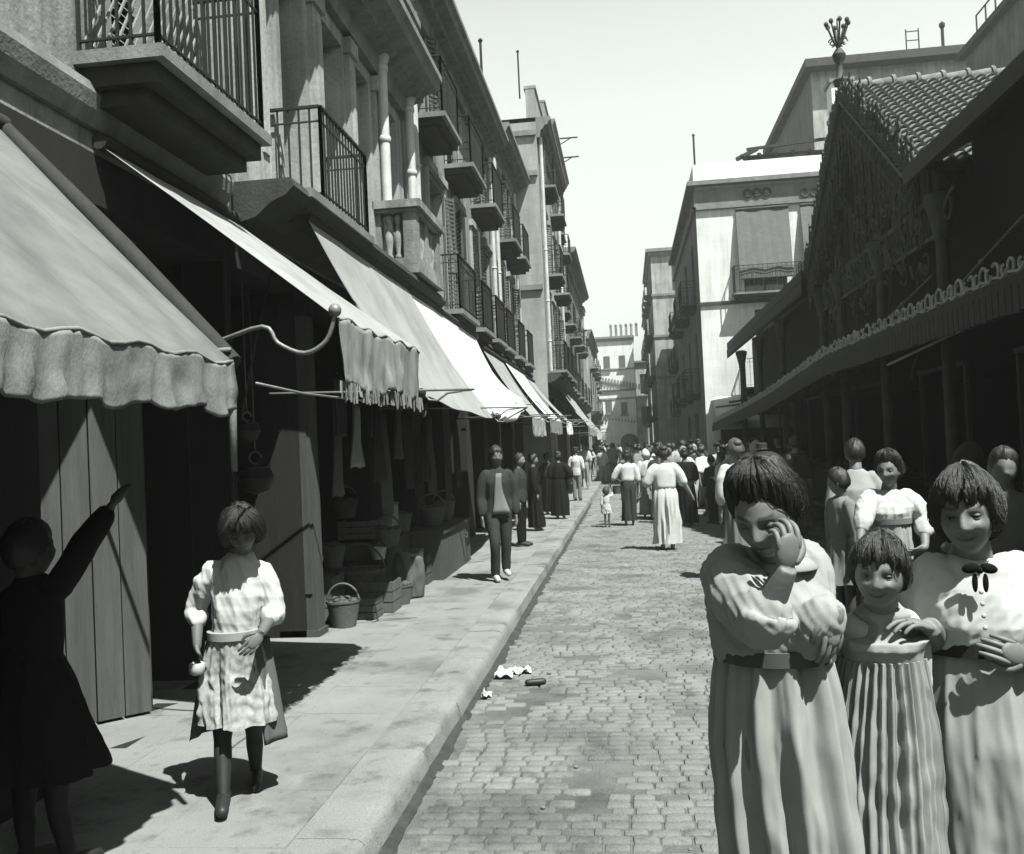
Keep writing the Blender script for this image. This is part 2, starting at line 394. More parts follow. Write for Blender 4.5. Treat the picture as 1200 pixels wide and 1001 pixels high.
# ------------------------------------------------------------------ facade tools
Z_ = Vector((0,0,1))
class Fac:
    """a wall plane: O + s*e + z*Z, outward normal n"""
    def __init__(s, O, e, n): s.O = Vector(O); s.e = Vector(e).normalized(); s.n = Vector(n).normalized()
    def p(s, a, z, out=0): return s.O + s.e*a + Z_*z + s.n*out
    def wall(s, mb, s0, s1, z0, z1, ops, depth=.3):
        S = sorted({s0, s1} | {v for o in ops for v in o[:2]}); Zs = sorted({z0, z1} | {v for o in ops for v in o[2:4]})
        for a, b in zip(S[:-1], S[1:]):
            for c, d in zip(Zs[:-1], Zs[1:]):
                ma, mc = (a+b)/2, (c+d)/2
                if any(o[0] < ma < o[1] and o[2] < mc < o[3] for o in ops): continue
                mb.add([s.p(a,c), s.p(b,c), s.p(b,d), s.p(a,d)], [(0,1,2,3)])
        for o in ops:
            q = [(o[0],o[2]),(o[1],o[2]),(o[1],o[3]),(o[0],o[3])]
            for i in range(4):
                a = q[i]; b = q[(i+1)%4]
                mb.add([s.p(*a), s.p(*b), s.p(b[0],b[1],-depth), s.p(a[0],a[1],-depth)], [(0,1,2,3)])
    def block(s, mb, a, b, z0, z1, o0, o1):
        vs = [s.p(a,z0,o0), s.p(b,z0,o0), s.p(b,z0,o1), s.p(a,z0,o1), s.p(a,z1,o0), s.p(b,z1,o0), s.p(b,z1,o1), s.p(a,z1,o1)]
        mb.add(vs, [(0,3,2,1),(4,5,6,7),(0,1,5,4),(1,2,6,5),(2,3,7,6),(3,0,4,7)])
    def mould(s, mb, a, b, prof):
        """prof: list of (out, z), closed loop, swept a..b"""
        r0 = [s.p(a, z, o) for o, z in prof]; r1 = [s.p(b, z, o) for o, z in prof]
        mb.loft([r0, r1])
def window(F, parent, a, b, z0, z1, depth=.28, style='shutter', mt='shutter', simple=False):
    """french window / shutters set in a reveal"""
    fr = MB(); t = .06
    for (p, q, c, d) in ((a+.004,a+t,z0,z1),(b-t,b-.004,z0,z1),(a+t,b-t,z1-t,z1-.004),(a+t,b-t,z0+.004,z0+t)):
        F.block(fr, p, q, c, d, -depth-.05, -depth+.05)
    m = (a+b)/2
    F.block(fr, m-.03, m+.03, z0+t, z1-t, -depth-.03, -depth+.06)
    if style == 'shutter' and not simple:
        z = z0+.12
        while z < z1-.12:
            for p, q in ((a+t, m-.03), (m+.03, b-t)):
                vs = [F.p(p,z,-depth+.02),F.p(q,z,-depth+.02),F.p(q,z+.05,-depth-.02),F.p(p,z+.05,-depth-.02)]
                fr.add(vs, [(0,1,2,3)])
            z += .06
    elif style == 'glass':
        for z in (z0+(z1-z0)*.33, z0+(z1-z0)*.66): F.block(fr, a+t, b-t, z-.02, z+.02, -depth-.03, -depth+.045)
    f = mk('window', fr, mt, parent)
    pn = MB(); pn.add([F.p(a,z0,-depth-.06),F.p(b,z0,-depth-.06),F.p(b,z1,-depth-.06),F.p(a,z1,-depth-.06)], [(0,1,2,3)])
    mk('pane', pn, 'glass', f)
    return f
def balcony(F, parent, a, b, z, out=.5, h=.82, step=.105, chamfer=0, mt='stone_trim', thick=.16, belly=False, rail_a=None):
    """stone slab with moulded edge > iron railing"""
    mb = MB()
    F.block(mb, a, b, z-.07, z, -.02, out)
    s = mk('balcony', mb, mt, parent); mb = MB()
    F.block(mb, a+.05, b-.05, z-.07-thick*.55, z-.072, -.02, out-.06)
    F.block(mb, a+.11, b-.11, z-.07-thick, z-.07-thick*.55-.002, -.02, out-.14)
    mk('shaded_soffit', mb, 'shaded_soffit', s)  # lower mouldings toned dark to stand for shade
    rb = MB(); ra = (a if rail_a is None else rail_a)+.05; rbb = b-.05; o = out-.05; r = .009
    path = [F.p(ra,0,0), F.p(ra,0,o), F.p(rbb,0,o), F.p(rbb,0,0)]
    for zz, w in ((z+h, .035), (z+.07, .018), (z+h-.12, .015)):
        for p, q in zip(path[:-1], path[1:]):
            rb.bar(p+Z_*zz, q+Z_*zz, w, .012 if w < .03 else .02)
    for p, q in zip(path[:-1], path[1:]):
        L_ = (q-p).length; n = max(2, int(L_/step))
        for i in range(n+1):
            x = p+(q-p)*(i/n); 
            if belly:
                rb.tube([x+Z_*(z), x+F.n*.0+Z_*(z+.07), x+Z_*(z+h)], r, 5)
            else: rb.bar(x+Z_*z, x+Z_*(z+h), .014 if i not in (0, n) else .026)
    mk('railing', rb, 'iron', s)
    return s
def cornice(F, parent, a, b, z, out=.5, h=.5, mt='stone_trim', dent=.22, name='cornice'):
    mb = MB(); F.mould(mb, a, b, [(-.05,z),(out,z),(out,z-.08),(out-.05,z-.12),(out-.08,z-.2),(out*.55,z-.24),(out*.5,z-.3),(.12,z-.36),(.08,z-h),(-.05,z-h)])
    if dent:
        s = a+.1
        while s < b-.1: F.block(mb, s, s+dent*.45, z-.335, z-.245, .05, out*.52); s += dent
    return mk(name, mb, mt, parent)
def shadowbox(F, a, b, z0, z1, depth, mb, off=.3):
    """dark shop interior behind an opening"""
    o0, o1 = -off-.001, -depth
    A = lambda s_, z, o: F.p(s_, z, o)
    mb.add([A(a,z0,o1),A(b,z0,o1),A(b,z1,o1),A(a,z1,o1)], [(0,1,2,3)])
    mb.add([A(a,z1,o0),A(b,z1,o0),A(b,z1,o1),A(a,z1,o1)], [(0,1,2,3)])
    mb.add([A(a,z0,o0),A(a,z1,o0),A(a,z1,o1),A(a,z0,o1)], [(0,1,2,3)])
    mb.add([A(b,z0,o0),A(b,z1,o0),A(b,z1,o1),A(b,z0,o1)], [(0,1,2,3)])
def hull(F, parent, a, b, z0, z1, depth, mt, name='side_wall', back=.30):
    """side walls and roof slab behind the facade skin"""
    mb = MB()
    for s_ in (a, b): mb.add([F.p(s_,z0,0),F.p(s_,z1,0),F.p(s_,z1,-depth),F.p(s_,z0,-depth)], [(0,1,2,3)])
    mk(name, mb, mt, parent)
    mb = MB(); F.block(mb, a, b, z1-.12, z1-.002, -depth, -.002)
    mk('roof', mb, 'stone_dark', parent)

LF = Fac((FX, 0, 0), (0,1,0), (1,0,0))
def shops(F, parent, a, b, zt, n, mt='plaster_dark', bays=None):
    """ground floor: pilasters with deep dark shop openings between"""
    if bays is None:
        w = (b-a)/n; bays = [(a+i*w+.28, a+(i+1)*w-.28) for i in range(n)]
    return [(p, q, SWZ, zt-.45) for p, q in bays]

def lowhi(F, t, a, b, H, ops, d, mt):
    mb = MB(); F.wall(mb, a, b, 0, 3.38, [o for o in ops if o[2] < 3], d); mk('shopfront', mb, 'shopfront', t)  # lower wall split off to take the tone darkened for awning shade
    mb = MB(); F.wall(mb, a, b, 3.38, H, [o for o in ops if o[2] > 3], d); mk('wall', mb, mt, t)
# ---- building 0 : nearest, dark underside balcony
b0 = thing('townhouse', (-5.5, 1.3, 0), 'nearest house at the left edge with a deep overhead balcony of close iron bars', 'house')
ops0 = [(-2.2,-.6,SWZ,3.0),(-.2,1.6,SWZ,3.0),(2.1,3.75,SWZ,3.0),(4.15,6.3,SWZ,3.1),
        (4.85,5.75,3.88,6.3),(1.4,2.4,3.88,6.3),(1.4,2.4,7.2,9.4),(4.85,5.75,7.2,9.4),(-1.5,-.5,3.88,6.3)]
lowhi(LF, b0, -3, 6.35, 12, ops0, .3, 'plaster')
hull(LF, b0, -3, 6.35, 0, 12, 6, 'plaster')
mb = MB()
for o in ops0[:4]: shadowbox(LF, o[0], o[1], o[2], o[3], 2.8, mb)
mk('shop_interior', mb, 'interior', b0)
for o in ops0[4:]: window(LF, b0, o[0], o[1], o[2], o[3], mt='shutter_pale')
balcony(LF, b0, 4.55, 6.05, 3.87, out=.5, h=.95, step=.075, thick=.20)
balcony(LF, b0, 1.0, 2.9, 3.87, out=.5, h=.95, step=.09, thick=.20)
mb = MB(); LF.mould(mb, -3, 6.35, [(-.02,3.72),(.07,3.72),(.09,3.66),(.07,3.58),(.03,3.5),(-.02,3.5)]); mk('string_course', mb, 'stone_trim', b0)
cornice(LF, b0, -3, 6.35, 12.1, mt='stone_trim')
# lattice screen panel behind the near balcony
mb = MB()
for i in range(16):
    a = 4.62+i*.08
    mb.bar((FX+.03, a, 3.95), (FX+.03, min(a+.5, 5.95), 4.75 if a+.5 < 5.95 else 3.95+(5.95-a)*1.6), .012)
mk('lattice', mb, 'shutter_pale', b0)

# ---- building A : low, pale pilasters, drain pipes, stone balustrade
bA = thing('low_house', (-5.5, 9.3, 0), 'two storey house with pale pilasters, two white drain pipes and a stone balustrade balcony', 'house')
opsA = [(6.42,7.72,SWZ,3.1),(8.0,9.9,SWZ,3.1),(10.3,12.0,SWZ,3.1),
        (7.62,8.30,3.95,6.0),(8.78,9.48,3.95,6.0),(9.86,10.5,3.95,6.0),(11.0,11.8,3.95,6.0)]
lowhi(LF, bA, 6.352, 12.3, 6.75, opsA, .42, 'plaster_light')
hull(LF, bA, 6.352, 12.3, 0, 6.75, 6, 'plaster_light')
mb = MB()
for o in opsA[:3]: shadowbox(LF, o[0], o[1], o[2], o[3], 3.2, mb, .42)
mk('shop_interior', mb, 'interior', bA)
for o in opsA[3:]: window(LF, bA, *o, depth=.40, style='glass', mt='shutter')
for a, b in ((6.95,7.2),(7.3,7.5),(8.40,8.66),(9.56,9.78),(10.62,10.86)):
    mb = MB(); LF.block(mb, a, b, 3.75, 6.05, -.01, .055); LF.block(mb, a-.03, b+.03, 5.95, 6.12, -.01, .09)
    LF.block(mb, a+.06, b-.06, 4.1, 5.8, .05, .075)
    mk('pilaster', mb, 'plaster_light', bA)
cornice(LF, bA, 6.36, 12.29, 6.72, out=.55, h=.55)
mb = MB()      # balustrade on the roof with pierced panels and urns
LF.block(mb, 6.4, 12.25, 7.38, 7.48, .06, .30); LF.block(mb, 6.4, 12.25, 6.722, 6.82, .06, .30)
s = 6.5
while s < 12.2:
    c = LF.p(s, 0, .18)
    mb.lathe((c.x, c.y, 6.82), [(.03,0),(.055,.02),(.03,.08),(.065,.22),(.035,.42),(.05,.5),(.05,.56)], 8); s += .2
mk('parapet_balustrade', mb, 'stone_trim', bA)
for s in (9.0, 11.6, 12.1):
    mb = MB(); c = LF.p(s, 0, .18); mb.lathe((c.x, c.y, 7.48), [(.12,0),(.12,.06),(.05,.1),(.05,.16),(.17,.35),(.19,.5),(.12,.58),(.06,.7),(.02,.78)], 12)
    mk('urn', mb, 'stone_dark', bA, True)
for s, zb in ((10.7, 3.9), (12.08, 4.0)):
    mb = MB(); c = LF.p(s, 0, .12)
    mb.tube([(c.x-.1,c.y,6.55),(c.x-.02,c.y,6.42),(c.x,c.y,6.30),(c.x,c.y,zb)], .062, 12)
    for z in (6.2, 5.35, 4.4): mb.lathe((c.x,c.y,z), [(.066,0),(.078,.015),(.078,.06),(.066,.075)], 12)
    mb.lathe((c.x,c.y,6.28), [(.07,0),(.12,.16),(.13,.22),(.1,.25)], 12)
    mk('drain_pipe', mb, 'zinc', bA, True, 40)
balcony(LF, bA, 6.85, 8.62, 3.74, out=.5, h=.78, step=.085, thick=.16, rail_a=7.22)
# stone balustrade balcony
mb = MB(); z = 3.86
LF.block(mb, 10.55, 11.95, z-.1, z, -.02, .52); LF.block(mb, 10.62, 11.88, z-.25, z-.102, -.02, .42); LF.block(mb, 10.5, 12.0, z+.66, z+.75, -.01, .55)
LF.block(mb, 10.54, 11.96, z+.62, z+.658, -.01, .51); LF.block(mb, 10.55, 11.95, z+.002, z+.08, -.01, .5)
LF.block(mb, 10.56, 10.72, z+.08, z+.62, .33, .49); LF.block(mb, 11.78, 11.94, z+.08, z+.62, .33, .49)
LF.block(mb, 10.58, 10.7, z+.08, z+.62, .0, .06); LF.block(mb, 11.17, 11.31, z+.08, z+.62, .35, .47)
sb = mk('stone_balcony', mb, 'plaster', bA)
for p in [LF.p(10.64,0,.14), LF.p(10.64,0,.25), LF.p(10.85,0,.41), LF.p(10.98,0,.41), LF.p(11.09,0,.41), LF.p(11.42,0,.41), LF.p(11.55,0,.41), LF.p(11.68,0,.41)]:
    mb = MB(); mb.lathe((p.x,p.y,z+.08), [(.045,0),(.045,.04),(.025,.07),(.055,.2),(.05,.28),(.02,.4),(.04,.46),(.04,.54)], 10)
    mk('baluster', mb, 'plaster', sb, True)
mb = MB(); LF.mould(mb, 6.5, 12.29, [(-.02,3.72),(.46,3.72),(.48,3.66),(.42,3.60),(.30,3.55),(.18,3.45),(-.02,3.40)]); mk('ledge', mb, 'stone_dark', bA)

# ---- building B .. F : iron balconies on two floors
def tall(name, a, b, H, X, label, ups, lows, wall_mt, mt2='shutter', zlow=3.75, zup=6.42, zup2=None, ledge=True, corn=.5, depth=6, parapet=0, nshop=3):
    F = Fac((X, 0, 0), (0,1,0), (1,0,0)); t = thing(name, (X-3, (a+b)/2, 0), label, 'house')
    ops = shops(F, t, a, b, 3.5, nshop)
    nsh = len(ops)
    for (s, w) in ups:
        ops.append((s+.22, s+w-.22, zup+.02, zup+1.72))
        if zup2: ops.append((s+.22, s+w-.22, zup2+.02, zup2+1.6))
    for (s, w) in lows: ops.append((s+.22, s+w-.22, zlow+.02, zlow+2.1))
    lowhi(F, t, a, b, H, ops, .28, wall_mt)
    hull(F, t, a, b, 0, H, depth, wall_mt)
    mb = MB()
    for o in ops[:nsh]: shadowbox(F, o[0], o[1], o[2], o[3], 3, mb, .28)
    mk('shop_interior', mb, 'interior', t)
    far = a > 30
    for i, o in enumerate(ops[nsh:]):
        window(F, t, *o, depth=.25, mt=mt2 if i % 3 else 'shutter_pale', simple=far)
        if a < 30:
            mb = MB(); F.block(mb, o[0]-.12, o[0]-.002, o[2], o[3]+.1, -.01, .04); F.block(mb, o[1]+.002, o[1]+.12, o[2], o[3]+.1, -.01, .04)
            F.block(mb, o[0]-.16, o[1]+.16, o[3]+.102, o[3]+.22, -.01, .08); mk('window_surround', mb, 'plaster_light', t)
    if a < 26:
        for i, o in enumerate(ops[nsh:]):      # louvred leaves standing ajar outside some windows
            for sd_, ex_ in ((0, o[0]), (1, o[1])):
                if (i*2+sd_) % 3 == 0: continue
                mb = MB(); ang = .5+.35*((i+sd_) % 3); dirn = -1 if sd_ == 0 else 1; w_ = .34; z = o[2]+.05
                p0 = F.p(ex_, 0, .02); p1 = p0+F.e*(dirn*w_*math.cos(ang)*.9)+F.n*(w_*math.sin(ang)*.5)
                for zz in (z, (z+o[3])/2, o[3]-.08): mb.bar(p0+Z_*zz, p1+Z_*zz, .03, .05)
                for pp in (p0, p1): mb.bar(pp+Z_*z, pp+Z_*(o[3]-.03), .03)
                while z < o[3]-.1: mb.bar(p0+Z_*z, p1+Z_*z, .022, .03); z += .07
                mk('shutter_leaf', mb, mt2, t)
    for (s, w) in ups:
        balcony(F, t, s, s+w, zup, out=.5, h=.8, step=.11 if not far else .16)
        if zup2: balcony(F, t, s, s+w, zup2, out=.42, h=.75, step=.13 if not far else .18)
    for (s, w) in lows: balcony(F, t, s, s+w, zlow, out=.5, h=.82, step=.11 if not far else .16)
    cornice(F, t, a+.01, b-.01, H, out=corn, h=.55, dent=.24 if not far else 0)
    if parapet:
        mb = MB(); F.block(mb, a+.02, b-.02, H+.002, H+parapet, -.25, .0); F.block(mb, a+.01, b-.01, H+parapet+.002, H+parapet+.08, -.29, .04)
        mk('parapet', mb, wall_mt, t)
    if ledge:
        mb = MB(); F.mould(mb, a+.01, b-.01, [(-.02,3.62),(.34,3.62),(.36,3.56),(.30,3.50),(.2,3.42),(-.02,3.36)]); mk('ledge', mb, 'stone_dark', t)
    if a < 30:
        for s in (a+.25, b-.35):
            mb = MB(); c = F.p(s, 0, .09); mb.tube([(c.x,c.y,H-.5),(c.x,c.y,3.7)], .05, 8)
            for z in (4.5, 5.6, 7.0): mb.lathe((c.x,c.y,z), [(.055,0),(.065,.02),(.055,.05)], 8)
            mk('drain_pipe', mb, 'zinc', t, True, 40)
    return t, F
tB, FB = tall('balconied_house', 12.302, 20.5, 8.55, -2.8, 'tall house after the drain pipes, with stacked iron balconies under a heavy dark cornice',
     [(12.7,1.35),(15.1,1.45),(17.75,1.45)], [(13.45,1.6),(15.7,1.2),(17.4,1.3),(19.0,1.3)], 'plaster', nshop=4)
tC, FC = tall('balconied_house', 20.502, 24.98, 8.95, -2.78, 'narrow house squeezed before the taller brick-marked house, dark cornice on top',
     [(20.9,1.4),(22.9,1.4)], [(20.95,1.3),(22.9,1.3)], 'plaster_light', nshop=2)
tD, FD = tall('corner_house', 25.0, 31.98, 10.6, -2.05, 'tall pale house whose block-marked end wall faces down the street',
     [(25.6,1.4),(28.9,1.5)], [(25.6,1.4),(27.4,1.3),(29.4,1.4)], 'brick_grey', zup2=8.9, parapet=.8, corn=.4)
tE, FE = tall('tall_house', 32.0, 39.98, 13.0, -2.3, 'tallest house on the left row, set just behind the pale end wall',
     [(32.8,1.5),(36.4,1.5)], [(32.8,1.5),(35,1.4),(37.4,1.4)], 'plaster', zup2=9.2, corn=.35, parapet=.6)
tF, FF_ = tall('balconied_house', 40.0, 53.98, 10.2, -2.3, 'long house with plant pots on its balconies, far along the left row',
     [(41,1.6),(44.5,1.6),(48,1.6)], [(41,1.6),(44.5,1.6),(48,1.6),(51,1.6)], 'plaster_dark', nshop=5)
# lit end wall of the pale house gets string courses
for t, F_, Y, X0, X1, zs in ((tD, FD, 25.0, -8, -2.05, (5.9, 9.0, 10.1)), (tE, FE, 32.0, -8, -2.3, (11.2,))):
    E = Fac((0, Y, 0), (1,0,0), (0,-1,0)); mb = MB()
    for z in zs: E.block(mb, X0, X1-.01, z, z+.14, -.01, .09)
    mk('string_course', mb, 'stone_trim', t)
# roof tower with pyramid cap
tw = thing('brick_tower', (-3.2, 55, 0), 'square tower with a pyramid cap rising behind the left row', 'tower')
mb = MB(); mb.box(-4.4, -2.25, 54.0, 56.2, 0, 9.4); mb.box(-4.45, -2.15, 53.9, 56.3, 9.402, 9.62); mb.box(-4.45, -2.15, 53.9, 56.3, 7.0, 7.2); mk('wall', mb, 'brick_grey', tw)
mb = MB(); mb.add([(-4.5,53.85,9.622),(-2.1,53.85,9.622),(-2.1,56.35,9.622),(-4.5,56.35,9.622),(-3.3,55.1,10.6)], [(0,1,4),(1,2,4),(2,3,4),(3,0,4),(3,2,1,0)]); mk('roof', mb, 'stone_dark', tw)
tG, FG = tall('balconied_house', 56.4, 70, 8.6, -2.1, 'low distant house beyond the pyramid-capped tower', [(58,1.8),(62,1.8),(66,1.8)], [(58,1.8),(62,1.8),(66,1.8)], 'plaster_light', nshop=3, corn=.3)
tG2, _ = tall('balconied_house', 70.02, 89.5, 8.0, -2.5, 'farthest balconied house of the left row, next to the whitewashed end building', [(72,2),(78,2),(84,2)], [(72,2),(78,2),(84,2)], 'plaster_light', nshop=3, corn=.3)
# roof poles
for (u, v0, v1, Y, X, lab) in ((564, 50, 75, 17.5, -2.9, 'thin iron pole standing on the roof above the dark cornice'), (608, 62, 92, 27, -3.2, 'thin pole on the flat roof of the pale end-wall house')):
    a = atY(u, v1, Y); b = atY(u-2, v0, Y); mb = MB(); mb.tube([(a.x, Y, a.z-.6), (a.x, Y, b.z)], .025, 6); mb.lathe((a.x,Y,b.z),[(.03,0),(.05,.04),(.02,.08)],6)
    tag(mk('roof_pole', mb, 'iron'), lab, 'pole')
# iron brackets sticking out over the street
for (u, v, Y, F_, par) in ((651,163,36,FE,tE),(647,186,36.5,FE,tE)):
    p = atY(u, v, Y); mb = MB(); mb.tube([(-2.35,Y,p.z),(-1.35,Y,p.z)], .03, 6); mb.tube([(-2.35,Y,p.z-.4),(-1.6,Y,p.z)], .02, 6)
    mk('bracket', mb, 'iron', par)
# potted plants on far balcony
for k, (Y, X, z) in enumerate(((41.5,-1.95,9.15-2.7),(42.2,-1.95,6.45),(44.9,-1.95,6.45),(48.3,-1.95,6.45))):
    t = thing('potted_plant', (X, Y, 6.425), 'small potted plant on a far upper balcony of the left row', 'plant', 'potted plants on the far left balconies')
    mb = MB(); mb.lathe((X,Y,6.425), [(.1,0),(.14,.22),(.15,.25)], 10); mk('pot', mb, 'stone_trim', t)
    mb = MB()
    for q in range(60):
        d = Vector((random.gauss(0,1),random.gauss(0,1),abs(random.gauss(0,1)))).normalized()*random.uniform(.1,.4); c = Vector((X,Y,6.7))+d
        a = Vector((random.uniform(-.06,.06),random.uniform(-.06,.06),random.uniform(-.05,.05))); b = Vector((random.uniform(-.06,.06),random.uniform(-.06,.06),random.uniform(-.05,.05)))
        mb.add([c, c+a, c+a+b, c+b], [(0,1,2,3)])
    mk('foliage', mb, 'produce', t)

V_ = Vector
# ------------------------------------------------------------------ awnings
def awning(label, y0, y1, Xo, Zo, Zw, drop, mt, vmt, sag=.0, ragged=0.0, valance=True, y0w=None, y1w=None, Zo1=None, arms=True, drape=False, roller=True, amp=.018, Xw=-2.76, cat='awning', vfold=9):
    y0w = y0 if y0w is None else y0w; y1w = y1 if y1w is None else y1w; Zo1 = Zo if Zo1 is None else Zo1
    t = thing('awning', (Xw, (y0w+y1w)/2, Zw), label, cat)
    ni, nj = 28, 40; P = []
    sd = random.uniform(0, 50)
    for i in range(ni+1):
        q = i/ni; row = []
        for j in range(nj+1):
            r = j/nj; a = Vector((Xw, y0w+(y1w-y0w)*r, Zw)); b = Vector((Xo, y0+(y1-y0)*r, Zo+(Zo1-Zo)*r))
            p = a.lerp(b, q); s = math.sin(PI*q)*sag + math.sin(PI*r)*sag*.35*q
            p.z -= s*1.0; p.x -= s*.3
            wv = .012*math.sin(r*vfold*2*PI+2*math.sin(q*3+sd))*q + .014*noise.noise(Vector((p.x*1.5+sd, p.y*1.5, p.z*.6)))
            if drape: wv += .05*math.sin(r*5+q*4)*q*q+.05*noise.noise(Vector((r*3+sd, q*2, 0)))*q
            p.z += wv*(1 if not drape else 1.6); row.append(p)
        P.append(row)
    mb = MB(); mb.grid(P, (.004, 0, -.008)); mk('canvas', mb, mt, t, True)
    front = P[-1]
    if valance:
        V = []; nk = 14; M_ = 120
        for i in range(nk+1):
            q = i/nk; row = []
            for j in range(M_+1):
                r = j/M_; f = r*nj; k = min(int(f), nj-1); p = front[k].lerp(front[k+1], f-k)
                ph = r*(y1-y0)*vfold*2.2
                off = amp*(.8*(1-2*abs(math.sin(ph*.85+2.5*noise.noise(Vector((ph*.30, sd, 0)))+.5*q)))+1.4*noise.noise(Vector((ph*1.1, q*1.4, sd)))+.6*noise.noise(Vector((ph*3.3, q*3, sd))))*(.25+q)
                dz = drop*(1+.10*noise.noise(Vector((ph*.45, sd, 0)))+ragged*noise.noise(Vector((ph*3.1, sd, 3))))
                row.append(p+Vector((.012+off, .3*off, -dz*q-.012)))
            V.append(row)
        mb = MB(); mb.grid(V, (-.003, 0, 0)); mk('valance', mb, vmt, t, True)
        mb = MB()
        for dq in (-.006,): mb.tube([p+Vector((.008,0,-.008)) for p in front], .007, 8)
        mk('hem_rod', mb, vmt, t, True)
    if roller:
        mb = MB(); mb.tube([(Xw-.0, y0w-.02, Zw+.02), (Xw-.0, y1w+.02, Zw+.02)], .045, 10); mk('roller', mb, 'wood_dark', t, True, 40)
    if arms:
        for yy, yw, zz in ((y0+.04, y0w+.04, Zo), (y1-.04, y1w-.04, Zo1)):
            mb = MB(); mb.tube([(FX, yw, Zo+.03), (Xo+.45, yy, Zo+.02), (Xo+.22, yy, zz+.0), (Xo+.13, yy, zz-.06), (Xo+.06, yy, zz-.05), (Xo+.02, yy, zz+.0)], .011, 6)
            mk('arm', mb, 'iron_light', t, True)
    return t
A1c = atX(270, 425, -1.5); A1t = atX(0, 150, -2.76)
aw1 = awning('nearest grey canvas awning at the left edge, with a gathered stained valance', .3, A1c.y, -1.5, A1c.z, A1t.z, .185, 'canvas', 'canvas_worn', y1w=A1t.y, y0w=.3, arms=False, sag=.0, amp=.012)
mb = MB(); mb.tube([A1t+V_((-.04,.03,.05)), A1t.lerp(A1c,.55)+V_((0,.03,.02)), A1c+V_((.0,.03,.0))], [.036,.04,.036], 12); mk('end_pole', mb, 'wood_dark', aw1, True, 40)
mb = MB(); mb.tube([A1c, A1c-Z_*.18, A1c-Z_*.42], [.014,.018,.012], 8); mb.tube([V_((-2.74,A1c.y+.4,2.2)), V_((-2.1,A1c.y+.2,2.13)), A1c+Z_*.05], .01, 6); mk('strap', mb, 'canvas_worn', aw1, True)
aw2 = awning('worn awning with a ragged fringed valance, second from the left edge', 4.62, 6.5, -1.45, 2.40, 3.42, .34, 'canvas_mid', 'canvas_worn', ragged=.10, y0w=4.72, y1w=6.45, arms=False, amp=.02, vfold=5)
mb = MB()
for i in range(60):
    r = i/59; y = 4.62+1.88*r; mb.bar((-1.44,y,2.06), (-1.44+random.uniform(-.015,.015),y+random.uniform(-.02,.02),2.0-random.uniform(0,.05)), .008)
mk('fringe', mb, 'canvas_worn', aw2)
mb = MB(); pts = [(-2.78,4.9,2.30),(-2.2,4.70,2.30),(-1.84,4.60,2.36),(-1.76,4.60,2.27),(-1.62,4.60,2.21),(-1.50,4.60,2.27),(-1.45,4.60,2.40)]
mb.limb(pts, [.012]*7, 8, 4); mb.ellip((-1.45,4.60,2.42), (.035,.035,.035), 10, 8); mk('arm', mb, 'iron_light', aw2, True)
aw3 = awning('plain pale awning, third from the left edge, hanging lower at its far corner', 7.66, 11.9, -1.70, 2.16, 3.56, .05, 'canvas_mid', 'canvas_mid', y0w=7.05, y1w=10.4, Zo1=2.07, valance=False, sag=.07, vfold=2, Xw=-2.42)
mb = MB(); mb.torus_arc((-1.68,7.66,2.05), .08, .009, PI*.9, 2*PI+.3, (0,1,0), (0,0,1)); mb.ellip((-1.69,7.64,2.17),(.04,.04,.04)); mk('hook', mb, 'iron', aw3, True)
aw4 = awning('bright white cloth awning draped loosely, brightest of the row', 11.8, 15.8, -1.73, 2.16, 3.54, .0, 'canvas_white', 'canvas_white', y0w=10.42, y1w=15.2, Zo1=2.45, valance=False, sag=.14, drape=True, arms=True, Xw=-2.42)
# loose tail of the white cloth
P = []
for i in range(15):
    q = i/14; P.append([Vector((-1.72+.10*math.sin(q*2.2)+.03*math.sin(r*6+q*3), 11.9+(3.6)*(r/10)+.05*math.sin(q*4), 2.17+.26*(r/10)-q*(.24-.16*abs(r-4)/6)+.02*math.sin(r*2.1))) for r in range(11)])
mb = MB(); mb.grid(P, (-.005,0,0)); mk('cloth_tail', mb, 'canvas_white', aw4, True)
aw5 = awning('small grey awning just past the bright white one', 16.0, 18.6, -1.62, 2.2, 3.42, .32, 'canvas_mid', 'canvas_mid', sag=.05, Xw=-2.42)
aw6 = awning('pale awning with a scalloped flap, sixth along the left row', 18.9, 22.4, -1.55, 2.25, 3.45, .30, 'canvas_white', 'canvas_worn', sag=.06, Xw=-2.42)
aw7 = awning('dirty white awning lit on its slope, seventh along the left row', 22.8, 24.9, -1.45, 2.25, 3.4, .3, 'canvas_mid', 'canvas_white', sag=.05, Xw=-2.42)
aw8 = awning('broad striped awning far along the left row', 28.5, 36.0, -1.15, 2.2, 3.9, .25, 'canvas_stripe', 'canvas_stripe', sag=.03, Xw=-2.28)
aw9 = awning('far pale awning beyond the striped one', 38, 45, -1.2, 2.1, 3.3, .25, 'canvas_mid', 'canvas_white', sag=.03, Xw=-2.28)
aw10 = awning('farthest awning of the left row', 47, 55, -1.25, 2.1, 3.2, .25, 'canvas_stripe', 'canvas_mid', sag=.03, Xw=-2.2)
# loose cords and the guy wire below the awnings
def cord(label, pts, r=.006, mt='iron_light'):
    mb = MB(); mb.tube(pts, r, 6); return tag(mk('cord', mb, mt, smooth=True), label, 'cord')
cord('slack cord stretched from the first awning corner to the fringed awning', [(-1.5,3.66,1.99),(-1.49,4.2,1.975),(-1.47,4.9,1.98),(-1.46,5.7,1.985)])
cord('thin pull rod slanting down beside the first awning', [atY(318,318,5.3), atY(300,400,5.2), atY(283,490,5.1)], .006, 'wood')
